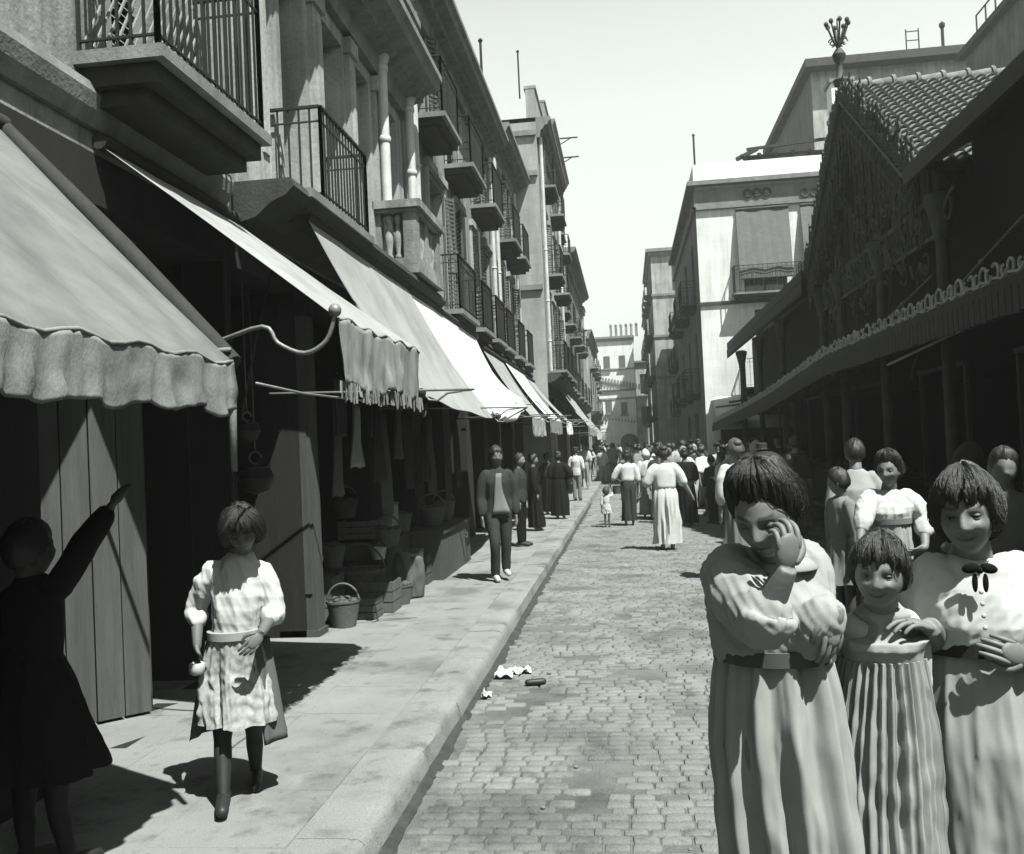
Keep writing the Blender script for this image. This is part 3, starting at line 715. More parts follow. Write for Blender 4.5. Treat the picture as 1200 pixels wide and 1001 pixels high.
# ------------------------------------------------------------------ right side : white corner house
R2Y = 34.0; RX = 2.85
w = thing('corner_house', (7, 40, 0), 'whitewashed corner house with long roller blinds over its balconies', 'house')
E = Fac((0, R2Y, 0), (1,0,0), (0,-1,0)); SFc = Fac((RX, 0, 0), (0,1,0), (-1,0,0))
def ex(u, v): p = atY(u, v, R2Y); return p.x, p.z
zt = 10.75; zp = 11.55
xa, zb1 = ex(866, 335)[0], ex(890, 345)[1]; xb = ex(928, 335)[0]; xc = ex(940, 300)[0]; xd = xc+2.0
z1 = ex(895, 342)[1]; z1t = ex(895, 248)[1]; z0 = ex(895, 452)[1]; z0t = ex(895, 362)[1]
ops = [(xa+.2, xb-.15, z1, z1t),(xc+.1, xd, z1+.1, z1t),(xa+.5, xb+.2, z0, z0t),(xc+.6, xd+.3, z0, z0t),(xa-.9, xb-.6, SWZ, 2.6),(xc, xd, SWZ, 2.6)]
mb = MB(); E.wall(mb, RX, 14, 0, zt, ops, .3); mk('front_wall', mb, 'limewash', w)
so_ = [(36,37.1,z1,z1+2.3),(40,41.1,z1,z1+2.3),(44.5,45.6,z1,z1+2.3),(36,37.1,z0,z0+2.3),(40,41.1,z0,z0+2.3),(44.5,45.6,z0,z0+2.3),(37.5,39.5,.1,2.7),(42,44,.1,2.7)]
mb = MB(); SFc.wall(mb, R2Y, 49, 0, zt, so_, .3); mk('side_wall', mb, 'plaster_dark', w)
mb = MB(); mb.box(RX+.01, 14, R2Y+.01, 49, zt-.1, zt-.002); mb.add([(RX,49,0),(14,49,0),(14,49,zt),(RX,49,zt)], [(0,1,2,3)]); mk('roof', mb, 'plaster', w)
mb = MB(); mb.box(RX-.04, 14, R2Y-.05, R2Y+.2, zt+.16, zp); mb.box(RX-.04, RX+.2, R2Y+.202, 49, zt+.16, zp); mk('parapet', mb, 'limewash_plain', w)
mb = MB(); mb.box(RX-.28, 14, R2Y-.30, R2Y+.2, zt+.0, zt+.155); mb.box(RX-.28, RX+.2, R2Y+.202, 49, zt+.0, zt+.155)
mb.box(RX-.12, 14, R2Y-.12, R2Y-.003, zt-.85, zt-.75); mb.box(RX-.05, 14, R2Y-.05, R2Y-.004, zt-.745, zt-.10)
mb.box(RX-.12, RX-.003, R2Y-.12, 49, zt-.851, zt-.749); mk('cornice', mb, 'stone_trim', w)
mb = MB()      # pierced frieze ornaments
for u in (887, 954):
    x, z = ex(u, 226)
    for i in (-1, 0, 1):
        mb.torus_arc((x+i*.33, R2Y-.07, z), .13, .05, 0, 2*PI, (1,0,0), (0,0,1), 12, 6)
mk('frieze_ornament', mb, 'stone_dark', w)
mb = MB(); zs = ex(850, 357)[1]; E.block(mb, RX-.04, 14, zs, zs+.12, -.01, .07); mk('string_course', mb, 'stone_dark', w)
for o in ops[:4]: window(E, w, *o, depth=.25, style='glass', mt='shutter')
for o in so_[:6]: window(SFc, w, *o, depth=.25, simple=True)
mb = MB()
for o in ops[4:]: shadowbox(E, o[0], o[1], o[2], o[3], 2.5, mb)
for o in so_[6:]: shadowbox(SFc, o[0], o[1], o[2], o[3], 2.5, mb)
mk('shop_interior', mb, 'interior', w)
balcony(E, w, xa-.25, xb+.3, z1-.05, out=.58, h=.95, step=.16)
balcony(E, w, xc-.1, xd+.3, z1-.05, out=.58, h=.95, step=.16)
balcony(E, w, xa-.05, xb+.9, z0-.05, out=.58, h=1.0, step=.16)
for o in so_[:6]: balcony(SFc, w, o[0]-.3, o[1]+.3, o[2]-.05, out=.6, h=.9, step=.18, mt='stone_dark')
for (a, b, hd) in ((xa, xb, 2.55), (xc, xd+.15, 2.05)):     # long blinds hung out over the railings
    P = []
    for i in range(13):
        q = i/12; P.append([E.p(a+(b-a)*r/8, z1t+.12-hd*q, .06+.40*min(1, q*1.15)+.02*math.sin(r*1.7+q*5)) for r in range(9)])
    mb = MB(); mb.grid(P, (0,.02,0)); bl = mk('roller_blind', mb, 'blind', w)
    mb = MB(); mb.tube([P[-1][0], P[-1][-1]], .035, 8); mk('blind_rod', mb, 'wood', bl); mb = MB(); mb.tube([P[0][0], P[0][-1]], .06, 8); mk('blind_roller', mb, 'wood', bl)
# cloth awning over the corner shop of the white house
t = thing('awning', (4.3, R2Y, 3), 'white shop awning at the foot of the whitewashed corner house', 'awning')
P = []
for i in range(10):
    q = i/9; P.append([Vector((3.1+.32*r, R2Y-.05-1.5*q, 3.15-.95*q-.10*math.sin(PI*q))) for r in range(9)])
mb = MB(); mb.grid(P, (0,0,-.01)); mk('canvas', mb, 'canvas_white', t, True)
mb = MB(); mb.grid([[p+Vector((0,-.01+.02*math.sin(k*2.2),-z)) for k, p in enumerate(P[-1])] for z in (0,.12,.25)], (0,.006,0)); mk('valance', mb, 'canvas_white', t, True)
# white chimney stack and clutter on its roof
p = atY(983, 100, 35.5); q = atY(976, 180, 35.5)
t = thing('chimney', (p.x, 35.6, zt), 'white chimney stack rising behind the parapet, left of the market gable', 'chimney')
mb = MB(); mb.box(q.x, q.x+.75, 35.2, 36.0, zt, p.z); mk('stack', mb, 'limewash_plain', t)
mb = MB(); mb.box(q.x-.08, q.x+.83, 35.12, 36.08, p.z+.002, p.z+.15); mb.box(q.x-.05, q.x+.80, 35.15, 36.05, p.z-1.3, p.z-1.15); mk('cap', mb, 'stone_trim', t)
mb = MB(); a = atY(862, 186, 36); bb = atY(972, 172, 36)
mb.box(a.x+.4, bb.x, 35.9, 37.0, zt, a.z+.05)
for i in range(6): mb.bar((a.x+.2+i*.62, 35.7, a.z+.0), (a.x+.5+i*.62, 36.9, a.z+.2), .12)
mb.bar((a.x, 35.8, a.z-.1), (a.x+.8, 35.8, a.z+.25), .14); mb.bar((a.x+.4, 35.8, a.z+.25), (bb.x, 35.8, a.z+.42), .1)
tag(mk('rooftop_shed', mb, 'wood_dark'), 'low ramshackle timber shed on the flat roof of the white house', 'shed')
a = atY(814, 190, 38); b = atY(812, 160, 38); mb = MB(); mb.tube([(a.x,38,zt),(a.x,38,b.z)], .04, 6); mb.lathe((a.x,38,b.z),[(.04,0),(.07,.05),(.03,.1)],6)
tag(mk('roof_pole', mb, 'iron'), 'thin pole on the roof of the white corner house', 'pole')

# ------------------------------------------------------------------ farther right row
def block(name, label, x0, x1, y0, y1, H, fm, sm, wins=True, floors=3, corn=.3):
    t = thing(name, ((x0+x1)/2, (y0+y1)/2, 0), label, 'house'); Ef = Fac((0,y0,0),(1,0,0),(0,-1,0)); Sf = Fac((x0,0,0),(0,1,0),(-1,0,0))
    fh = (H-3.2)/floors; ops = []; so2 = []
    if wins:
        n = max(1, int((x1-x0)/2.2)); 
        for k in range(floors):
            for i in range(n):
                c = x0+(i+.5)*(x1-x0)/n; ops.append((c-.45, c+.45, 3.3+k*fh, 3.3+k*fh+min(2.1, fh*.7)))
            yy = y0+1.2
            while yy < y1-1.5: so2.append((yy, yy+.9, 3.3+k*fh, 3.3+k*fh+min(2.1, fh*.7))); yy += 3.0
    mb = MB(); Ef.wall(mb, x0, x1, 0, H, ops, .2); mk('front_wall', mb, fm, t)
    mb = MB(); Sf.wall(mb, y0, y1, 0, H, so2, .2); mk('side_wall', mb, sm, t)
    mb = MB(); mb.box(x0+.01,x1,y0+.01,y1,H-.1,H-.002); mb.add([(x1,y0,0),(x1,y1,0),(x1,y1,H),(x1,y0,H)],[(0,1,2,3)]); mk('roof', mb, 'stone_dark', t)
    for o in ops: window(Ef, t, *o, depth=.18, mt='shutter', simple=True)
    for o in so2:
        window(Sf, t, *o, depth=.18, mt='shutter', simple=True)
        balcony(Sf, t, o[0]-.3, o[1]+.3, o[2]-.03, out=.5, h=.8, step=.3, mt='stone_dark')
    mb = MB(); mb.box(x0-corn,x1+.1,y0-corn,y1,H,H+.2); mb.box(x0-corn*.5,x1+.05,y0-corn*.5,y1,H-.25,H-.002)
    for k in range(1, floors): mb.box(x0-.06,x1,y0-.08,y0-.002,3.0+k*fh,3.0+k*fh+.15)
    mk('cornice', mb, 'stone_trim', t)
    return t
a = atY(762, 296, 60); block('terraced_house', 'narrow pale house seen past the white corner house, with balconies on its shaded side', a.x, 5.5, 60, 72, a.z, 'plaster_light', 'plaster_dark', floors=4)
a = atY(758, 365, 85); block('terraced_house', 'sliver of a distant house at the far right end of the street', a.x, 5, 85, 97, a.z, 'plaster_light', 'plaster_dark', floors=3)
block('terraced_house', 'shaded house between the white corner house and the narrow pale house', 3.2, 8, 49.5, 59.5, 8.5, 'plaster', 'plaster_dark', floors=2)
# end of the street
a = atY(699, 398, 92); b = atY(746, 398, 92)
t = block('end_building', 'sunlit whitewashed building with chimneys closing the far end of the street', a.x, b.x-.35, 92, 112, a.z, 'limewash', 'plaster_dark', wins=False)
Ew = Fac((0,92,0),(1,0,0),(0,-1,0))
for (x_, z_) in ((a.x+.9,9.6),(a.x+2.4,9.6),(a.x+.9,5.2),(a.x+2.4,5.0)):
    mb = MB(); Ew.block(mb, x_-.3, x_+.3, z_-.6, z_+.6, .003, .05); mk('window', mb, 'shutter', t)
    mb = MB(); Ew.block(mb, x_-.4, x_+.4, z_-.75, z_-.61, .003, .25); mk('sill', mb, 'stone_trim', t)
mb = MB()
for i in range(6): mb.box(b.x-2.6+i*.5, b.x-2.35+i*.5, 92.3, 92.8, a.z+.2, a.z+1.1); mb.lathe((b.x-2.47+i*.5, 92.55, a.z+1.1), [(.1,0),(.16,.25),(.08,.4)], 8)
mk('chimney', mb, 'plaster', t)
E2 = Fac((0,92,0),(1,0,0),(0,-1,0)); mb = MB()
for i in range(14): E2.block(mb, a.x+.1+i*.29, a.x+.24+i*.29, 7.7-.07*i, 8.2-.07*i, .0, .25)
for i in range(12): E2.block(mb, a.x+.3+i*.3, a.x+.4+i*.3, 4.0-.05*i, 4.25-.05*i, .0, .2)
E2.mould(mb, a.x, b.x-.36, [(.001,6.9),(.2,6.9),(.2,6.8),(.001,6.7)])
mk('frieze', mb, 'stone_trim', t)
mb = MB(); n = 12; cx_ = atY(738, 520, 92).x
pts = [(cx_-.9, .02)]+[(cx_+.9*math.cos(PI-PI*i/n), 1.6+.9*math.sin(PI*i/n)) for i in range(n+1)]+[(cx_+.9, .02)]
mb.add([E2.p(x,z,.01) for x,z in pts]+[E2.p(x,z,.05) for x,z in pts], [tuple(range(len(pts)))[::-1], tuple(len(pts)+i for i in range(len(pts)))]+[(i,(i+1)%len(pts),len(pts)+(i+1)%len(pts),len(pts)+i) for i in range(len(pts))]); mk('archway', mb, 'interior', t)
a2 = atY(750, 425, 100); block('terraced_house', 'low sunlit house just right of the whitewashed end building', b.x-.2, b.x+1.6, 100, 112, a2.z, 'plaster_light', 'plaster_dark', floors=2)

# ------------------------------------------------------------------ tall buildings behind the market
Yt = 42.0; a = atY(950, 85, Yt); c = atY(1135, 74, Yt)
t = thing('tenement', ((a.x+c.x)/2, Yt+4, 0), 'tall tenement behind the white house with a shaded flank and a long dark roof edge', 'house')
H = a.z; Ef = Fac((0,Yt,0),(1,0,0),(0,-1,0))
mb = MB(); Ef.wall(mb, a.x, 30, 0, H, [(a.x+.9,a.x+1.9,H-3.4,H-1.5)], .3); mk('front_wall', mb, 'plaster_light', t)
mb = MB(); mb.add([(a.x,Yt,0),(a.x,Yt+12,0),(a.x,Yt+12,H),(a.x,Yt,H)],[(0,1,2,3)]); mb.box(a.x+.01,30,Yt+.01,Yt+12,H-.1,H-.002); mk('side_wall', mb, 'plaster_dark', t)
window(Ef, t, a.x+.9,a.x+1.9,H-3.4,H-1.5, depth=.25)
mb = MB(); mb.box(a.x-.35,30,Yt-.7,Yt+12,H,H+.35); mk('cornice', mb, 'stone_dark', t)
mb = MB(); p = atY(900, 172, Yt)
for (u0, h_) in ((1068, 1.4), (1083, 1.4)):
    x = atY(u0, 80, Yt).x; mb.tube([(x,Yt+.5,H+.3),(x,Yt+.5,H+.3+h_)], .03, 6)
x0 = atY(1068,80,Yt).x; x1 = atY(1083,80,Yt).x
for k in (.5,.9,1.3): mb.tube([(x0,Yt+.5,H+.3+k),(x1,Yt+.5,H+.3+k)], .025, 6)
tag(mk('roof_ladder', mb, 'iron'), 'short iron ladder frame sticking up on the long dark roof edge', 'ladder')
x = atY(1111,70,Yt).x; mb = MB(); mb.tube([(x,Yt+.5,H+.2),(x,Yt+.5,H+1.6)], .07, 8); mb.lathe((x,Yt+.5,H+1.6),[(.07,0),(.13,.1),(.13,.2),(.03,.3)],8)
tag(mk('stove_pipe', mb, 'iron'), 'stubby stove pipe on the long dark roof edge', 'pipe')
PX = 14.0; p = atX(1131, 70, PX); H2 = p.z
t = thing('tenement', (PX+4, 28, 0), 'huge dark house beyond the market whose roof line slants out of the top right corner', 'house')
Sf = Fac((PX,0,0),(0,1,0),(-1,0,0)); so3 = [(y,y+1.2,z,z+2.2) for y in (12,16,20,24,28,32) for z in (9.2,12.6)]
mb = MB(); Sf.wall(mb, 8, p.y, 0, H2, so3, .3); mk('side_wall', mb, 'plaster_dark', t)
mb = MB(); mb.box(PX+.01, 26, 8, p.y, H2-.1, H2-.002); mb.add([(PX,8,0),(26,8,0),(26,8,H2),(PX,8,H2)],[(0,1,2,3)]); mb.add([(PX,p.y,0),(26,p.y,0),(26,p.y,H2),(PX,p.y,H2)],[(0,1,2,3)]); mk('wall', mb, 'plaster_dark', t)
mb = MB(); mb.box(PX-.3, 26, 8, p.y+.1, H2, H2+.25); mk('cornice', mb, 'stone_dark', t)
for o in so3: window(Sf, t, *o, depth=.25, simple=True)
mb = MB(); a = atX(1146, 55, PX+.5); b = atX(1168, 30, PX+.5)
for y in (a.y, (a.y+b.y)/2, b.y): mb.tube([(PX+.5,y,H2+.2),(PX+.5,y,H2+1.7)], .035, 6)
mb.tube([(PX+.5,a.y,H2+1.7),(PX+.5,b.y,H2+1.7)], .035, 6); mb.tube([(PX+.5,a.y,H2+.9),(PX+.5,b.y,H2+.9)], .03, 6)
tag(mk('roof_frame', mb, 'iron'), 'light iron frame on the roof in the top right corner', 'frame')

# ------------------------------------------------------------------ iron market hall
MX = 4.0
mk_ = thing('market_hall', (8, 16, 0), 'dark cast iron market hall with an ornate tiled gable and scrolled canopy edge', 'market hall')
G0, GP, G1 = 12.2, 15.6, 19.1; ZE = 4.92; ZPk = 7.22
def tile_roof(P00, P01, P10, P11, rows, cols, name='tiled_roof'):
    """pantiles: stepped courses, waved along each course"""
    P00, P01, P10, P11 = map(Vector, (P00, P01, P10, P11)); nrm = (P01-P00).cross(P10-P00).normalized()
    if nrm.z < 0: nrm = -nrm
    mb = MB(); m = cols*6
    for r in range(rows):
        ring = []
        for q, h in ((r/rows, .055), ((r+1.12)/rows, .0)):
            row = []
            for j in range(m+1):
                s = j/m; a = P00.lerp(P01, s); b = P10.lerp(P11, s); p = b.lerp(a, min(q, 1.0))
                wv = abs(math.sin(PI*s*cols))*.055+random.uniform(-.004,.004)
                row.append(p+nrm*(h+wv+.02))
            ring.append(row)
        low = [p-nrm*.03 for p in ring[0]]
        mb.grid([low, ring[0], ring[1]])
    mb.add([P00-nrm*.02, P01-nrm*.02, P11-nrm*.02, P10-nrm*.02], [(0,1,2,3)])
    return mk(name, mb, 'tiles', mk_, True, 35)
DX = 12.0
tile_roof((MX-.25,GP,ZPk), (DX,GP,ZPk), (MX-.25,G0-.0,ZE+.02), (DX,G0,ZE+.02), 24, 46)
tile_roof((MX-.25,GP,ZPk), (DX,GP,ZPk), (MX-.25,G1,ZE+.02), (DX,G1,ZE+.02), 14, 20)
mb = MB()      # ridge tiles
x = MX-.2
while x < DX: mb.tube([(x,GP,ZPk+.05),(x+.36,GP,ZPk+.07)], [.085,.10], 10); mb.tube([(x+.34,GP,ZPk+.07),(x+.39,GP,ZPk+.075)], .125, 10); x += .38
mk('ridge', mb, 'tiles', mk_, True, 40)
# long nave roof, its street eave level
mb = MB()
for ya, yb in ((1.0, G0-.02), (G1+.02, 33)):
    mb.add([(MX-.35,ya,ZE),(MX-.35,yb,ZE),(9,yb,ZE+2.6),(9,ya,ZE+2.6),(MX-.35,ya,ZE-.07),(MX-.35,yb,ZE-.07),(9,yb,ZE+2.5),(9,ya,ZE+2.5)],
           [(0,1,2,3),(7,6,5,4),(0,4,5,1),(1,5,6,2),(2,6,7,3),(3,7,4,0)])
mb.box(MX-.40, MX-.352, 1.0, G0-.02, ZE-.18, ZE+.03); mb.box(MX-.40, MX-.352, G1+.02, 33, ZE-.18, ZE+.03)
mk('nave_roof', mb, 'cast_iron_dark', mk_)
# eave fringe of pointed boards (a lambrequin) left of the gable
mb = MB()
def fringe(mb, X, ya, yb, zt, drop, w=.14):
    y = ya
    while y < yb:
        mb.add([(X,y+.008,zt),(X,y+w-.008,zt),(X,y+w-.008,zt-drop*.6),(X,y+w*.5,zt-drop),(X,y+.008,zt-drop*.6),
                (X+.02,y+.008,zt),(X+.02,y+w-.008,zt),(X+.02,y+w-.008,zt-drop*.6),(X+.02,y+w*.5,zt-drop),(X+.02,y+.008,zt-drop*.6)],
               [(0,1,2,3,4),(9,8,7,6,5),(0,5,6,1),(1,6,7,2),(2,7,8,3),(3,8,9,4),(4,9,5,0)]); y += w
fringe(mb, MX-.41, G1, 33, ZE-.2, .3, .11)
mk('eave_fringe', mb, 'cast_iron_dark', mk_)
# gable wall : tympanum of vertical louvre boards, then rail, dark clerestory
mb = MB(); y = G0+.1
while y < G1-.1:
    zt_ = ZE+(ZPk-ZE)*(1-abs(y+.09-GP)/((GP-G0) if y < GP else (G1-GP)))-.12
    mb.box(MX+.05+.03*((int(y*8))%2), MX+.10, y, y+.13, 4.62, max(zt_, 4.7)); y += .16
mk('gable_boards', mb, 'louvre', mk_)
mb = MB(); mb.box(MX+.45, MX+.5, 1.0, G0, 2.9, ZE+.37); mb.box(MX+.45, MX+.5, G0, 33, 2.9, ZE+.0); mb.box(MX+.3, DX, 8, 33, 2.88, 2.9)
mb.add([(MX+.12,G0,4.6),(MX+.12,G1,4.6),(MX+.12,G1,ZE),(MX+.12,GP,ZPk),(MX+.12,G0,ZE)], [(0,1,2,3,4)])
mb.add([(MX+.46,G0+.03,2.9),(9,G0+.03,2.9),(9,G0+.03,7.3),(MX+.46,G0+.03,ZE)], [(0,1,2,3)])
mk('clerestory', mb, 'interior', mk_)
# raking bargeboards with crockets and leafy cresting
def crest(mb, a, b, n, s=1.0, out=(-1,0,0)):
    a = Vector(a); b = Vector(b); d = (b-a)/n; o = Vector(out); up = d.cross(o).normalized()
    if up.z < 0: up = -up
    for i in range(n):
        p = a+d*(i+.5); k = s*random.uniform(.6, 1.4)
        mb.torus_arc(p+up*.10*k, .085*k, .022*k, -.6, 4.4, d.normalized(), up, 9, 5)
        mb.torus_arc(p+up*.22*k+d*.2, .055*k, .018*k, 0, 5.0, d.normalized(), up, 8, 5)
        mb.tube([p, p+up*.2*k, p+up*.34*k+d.normalized()*.05], [.03*k,.022*k,.01*k], 6)
for (ya, yb) in ((G0, GP), (G1, GP)):
    mb = MB(); A = Vector((MX-.28, ya, ZE)); B = Vector((MX-.28, yb, ZPk))
    mb.bar(A, B, .09, .10); mb.bar(A+Vector((-.03,0,-.15)), B+Vector((-.03,0,-.15)), .04, .05)
    crest(mb, A+Vector((0,0,.03)), B+Vector((0,0,.03)), 19, 1.0)
    crest(mb, A+Vector((-.04,0,-.10)), B+Vector((-.04,0,-.10)), 24, .8); crest(mb, A+Vector((.03,.05,-.34)), B+Vector((.03,-.05,-.34)), 17, .9)
    bg_ = mk('bargeboard', mb, 'cast_iron', mk_, True, 40)
    mb = MB(); n = 15     # hanging tracery under the rake
    for i in range(n):
        p = A.lerp(B, (i+.5)/n)-Vector((0,0,.26)); L_ = .25+.5*(i/n)*(0.6+.4*math.sin(i*2.1))
        mb.torus_arc(p+Vector((0,0,-.12)), .11, .016, 0, 2*PI, (0,1,0), (0,0,1), 12, 5)
        mb.torus_arc(p+Vector((0,0,-.33)), .08, .014, 0, 2*PI, (0,1,0), (0,0,1), 10, 5)
        mb.tube([p, p-Vector((0,0,L_+.3))], .014, 5)
        mb.ellip(p-Vector((0,0,L_+.32)), (.03,.03,.05), 6, 5)
    mk('tracery', mb, 'cast_iron', mk_, True, 40)
# ornamental panels filling the gable front : scrolls and stems
mb = MB()
for i in range(120):
    y = random.uniform(G0+.4, G1-.4); zm = ZE+(ZPk-ZE)*(1-abs(y-GP)/((GP-G0) if y < GP else (G1-GP)))-.35
    z = random.uniform(3.7, max(zm, 4.0)); r = random.uniform(.07, .17); a0 = random.uniform(0, 6)
    mb.torus_arc((MX-.02+random.uniform(-.05,.05), y, z), r, .018, a0, a0+4.6, (0,1,0), (0,0,1), 9, 4)
    if i % 2: mb.tube([(MX-.02, y, z-r), (MX-.04, y+random.uniform(-.1,.1), z-r-random.uniform(.15,.4))], .014, 4)
    for q in range(3):
        c = Vector((MX-.06, y+random.uniform(-r,r), z+random.uniform(-r,r)))
        mb.add([c, c+Vector((-.02,.05,.03)), c+Vector((-.01,.07,.10)), c+Vector((0,.0,.07))], [(0,1,2,3)])
mk('scrollwork', mb, 'scroll_iron' if False else 'cast_iron', mk_, True, 40)
# finial : crown of rods with ball tips
mb = MB(); c = Vector((MX-.28, GP, ZPk+.1))
mb.lathe(c, [(.10,0),(.12,.08),(.06,.14),(.045,.35),(.09,.42),(.11,.5),(.05,.6)], 10)
for i in range(8):
    a = 2*PI*i/8; d = Vector((math.cos(a), math.sin(a), 0))
    mb.tube([c+Z_*.6, c+Z_*.75+d*.08, c+Z_*1.0+d*.17], [.02,.018,.014], 6); mb.ellip(c+Z_*1.02+d*.175, (.038,.038,.045), 8, 6)
    mb.torus_arc(c+Z_*.72+d*.1, .05, .012, 0, 5, d, Z_, 8, 5)
mb.tube([c+Z_*.6, c+Z_*1.1], .012, 6)
mk('finial', mb, 'cast_iron', mk_, True, 40)
# columns with flared capitals
for y in (4.2, 8.1, G0-.1, 14.9, 17.6, G1+.1, 24.2, 28.2, 32.4):
    mb = MB(); mb.lathe((MX,y,0), [(.16,0),(.16,.35),(.11,.45),(.085,.5),(.08,2.9),(.11,2.92),(.11,3.0),(.09,3.05),(.075,4.0),(.10,4.02),(.10,4.1),(.16,4.4),(.19,4.5),(.19,4.58),(.1,4.62)], 12)
    for sgn in (-1, 1):
        mb.torus_arc((MX, y+sgn*.55, 4.05), .5, .025, PI/2 if sgn > 0 else 0, PI if sgn > 0 else PI/2, (0,1,0), (0,0,1), 8, 5)
        mb.torus_arc((MX, y+sgn*.28, 4.35), .13, .02, 0, 2*PI, (0,1,0), (0,0,1), 10, 5)
    mb.bar((MX,y,2.8),(MX-.95,y,2.72),.03,.06); mb.torus_arc((MX-.0,y,2.3),.45,.018,PI/2,PI,(1,0,0),(0,0,1),8,5)
    mk('column', mb, 'cast_iron', mk_, True, 40)
mb = MB()      # pierced rail of balusters between the columns
for ya, yb in ((G0+.1, 14.7), (15.1, 17.4), (17.8, G1-.1)):
    mb.box(MX-.03, MX+.03, ya, yb, 4.55, 4.62); mb.box(MX-.03, MX+.03, ya, yb, 4.08, 4.13)
    y = ya+.08
    while y < yb-.05: mb.lathe((MX,y,4.13), [(.02,0),(.035,.1),(.018,.2),(.035,.32),(.02,.42)], 6); y += .13
mk('pierced_rail', mb, 'cast_iron', mk_, True, 40)
# low canopy along the street, edge with scrolls and hanging boards
def canopyZ(y):
    return float(np.interp(y, [1, 7, 14.4, 20, 24, 33], [2.86, 2.84, 2.84, 2.55, 2.42, 2.22]))
CXo = 3.0
cols = [1+.5*i for i in range(65)]
mb = MB(); P = [[Vector((MX+.02+(CXo-MX-.02)*q, y, (canopyZ(y)+.32)*(1-q)+canopyZ(y)*q)) for q in (0,.25,.5,.75,1)] for y in cols]
mb.grid(P, (0,0,-.05)); mk('canopy_roof', mb, 'tiles', mk_)
mb = MB()
for y0_, y1_ in zip(cols[:-1], cols[1:]):
    z0_, z1_ = canopyZ(y0_), canopyZ(y1_)
    mb.add([(CXo-.01,y0_,z0_-.01),(CXo-.01,y1_,z1_-.01),(CXo-.01,y1_,z1_-.24),(CXo-.01,y0_,z0_-.24),(CXo+.02,y0_,z0_-.01),(CXo+.02,y1_,z1_-.01),(CXo+.02,y1_,z1_-.24),(CXo+.02,y0_,z0_-.24)],
           [(0,1,2,3),(7,6,5,4),(0,4,5,1),(3,2,6,7)])
mk('fascia', mb, 'valance_wood', mk_)
mb = MB(); y = 1.0
while y < 33:
    z = canopyZ(y)-.10; w_ = .13
    mb.box(CXo-.035, CXo-.012, y+.008, y+w_-.008, z-.20-.02*random.random(), z); y += w_
mk('hanging_boards', mb, 'valance_wood', mk_)
mb = MB(); y = 1.2
while y < 32.8:
    z = canopyZ(y)
    if y < 26:
        s = random.uniform(.65, 1.25)
        mb.torus_arc((CXo, y, z+.07), .068*s, .013, random.uniform(-1.6,.9), random.uniform(3.6, 5.2), (0,1,0), (0,0,1), 10, 5)
        mb.torus_arc((CXo-.01, y+.11, z+.055), .05*s, .012, PI, PI+4.6, (0,1,0), (0,0,1), 8, 5)
        mb.tube([(CXo,y-.1,z+.01),(CXo,y+.05,z+.03),(CXo,y+.22,z+.0)], .012, 5)
        y += random.uniform(.17, .33)
    else:
        mb.torus_arc((CXo, y, z+.05), .07, .02, 0, 2*PI, (0,1,0), (0,0,1), 7, 4); y += .3
mk('scroll_edge', mb, 'scroll_iron', mk_, True, 40)
# tie rods
for pts in ([atX(1200,252,3.95), atX(1073,390,3.45), atX(1015,425,3.05)], [atX(1093,322,3.95), atX(1000,412,3.3), atX(975,440,3.05)], [atX(1200,338,3.4), atX(1130,385,3.2), atX(1040,428,3.0)]):
    mb = MB(); mb.tube(pts, .014, 6)
    for q in (.35, .6): 
        c = pts[0].lerp(pts[1], q); mb.ellip(c, (.03,.04,.03), 8, 6)
    mk('tie_rod', mb, 'iron_light', mk_, True)
# dark back of the hall and stalls
mb = MB(); mb.box(9.0, 9.1, 1, 33, 0, 6); mb.box(MX+.5, 9, 32.9, 33, 0, 5); mk('back_wall', mb, 'interior', mk_)
for k, (y, L_) in enumerate(((5.6,1.6),(9.2,2.2),(13.0,2.0),(17.0,2.2),(21.5,2.5),(26,2.5))):
    t = thing('market_stall', (MX+.9, y+L_/2, 0), ['dark market stall counter nearest the women, under the canopy','dark market stall counter behind the child with dark hair','market stall counter below the tiled gable','market stall counter in the middle of the hall','market stall counter deep in the shade beyond the gable','farthest market stall counter under the canopy'][k], 'stall')
    mb = MB(); mb.box(MX+.5, MX+1.5, y, y+L_, .8, .86); mb.box(MX+.55, MX+.58, y+.02, y+L_-.02, .1, .8); mk('counter', mb, 'wood', t)
    mb = MB()
    for yy in (y+.05, y+L_-.05): mb.box(MX+.5, MX+.56, yy-.03, yy+.03, .862, 2.5)
    mb.box(MX+.48, MX+.56, y, y+L_, 2.5, 2.56); mk('frame', mb, 'wood', t)
    mb = MB()
    for i in range(int(L_*14)):
        mb.ellip((MX+.6+random.random()*.7, y+.1+random.random()*(L_-.2), .9+random.random()*.06), (.06,.06,.055), 8, 6)
    o = mk('produce_heap', mb, 'produce', None, True); stuff(o, 'heap of produce on a stall counter under the canopy', 'produce')

# ------------------------------------------------------------------ street continued unseen behind the camera, added to block low sky fill
t = thing('townhouse', (-5.5, -15, 0), 'long plain house continuing the left row behind the viewer', 'house')
mb = MB(); mb.box(-9, FX, -28, -3.01, 0, 12); mk('wall', mb, 'plaster_dark', t)
mb = MB(); mb.box(-9, FX+.4, -28, -3.01, 12.002, 12.3); mk('cornice', mb, 'stone_dark', t)
t = thing('corner_house', (1, -32, 0), 'unseen dark house added far behind the viewer to block low sky', 'house')
mb = MB(); mb.box(-9, 14, -36, -29, 0, 13); mk('wall', mb, 'plaster_dark', t); mb = MB(); mb.box(-9.2, 14.2, -36, -28.7, 13.002, 13.3); mk('cornice', mb, 'stone_dark', t)
t = thing('market_hall', (8, -14, 0), 'unseen dark market block added behind the viewer on the right against low sky', 'market hall')
mb = MB(); mb.box(MX+.2, 12, -27, -.5, 0, ZE-.05); mk('wall', mb, 'cast_iron_dark', t)
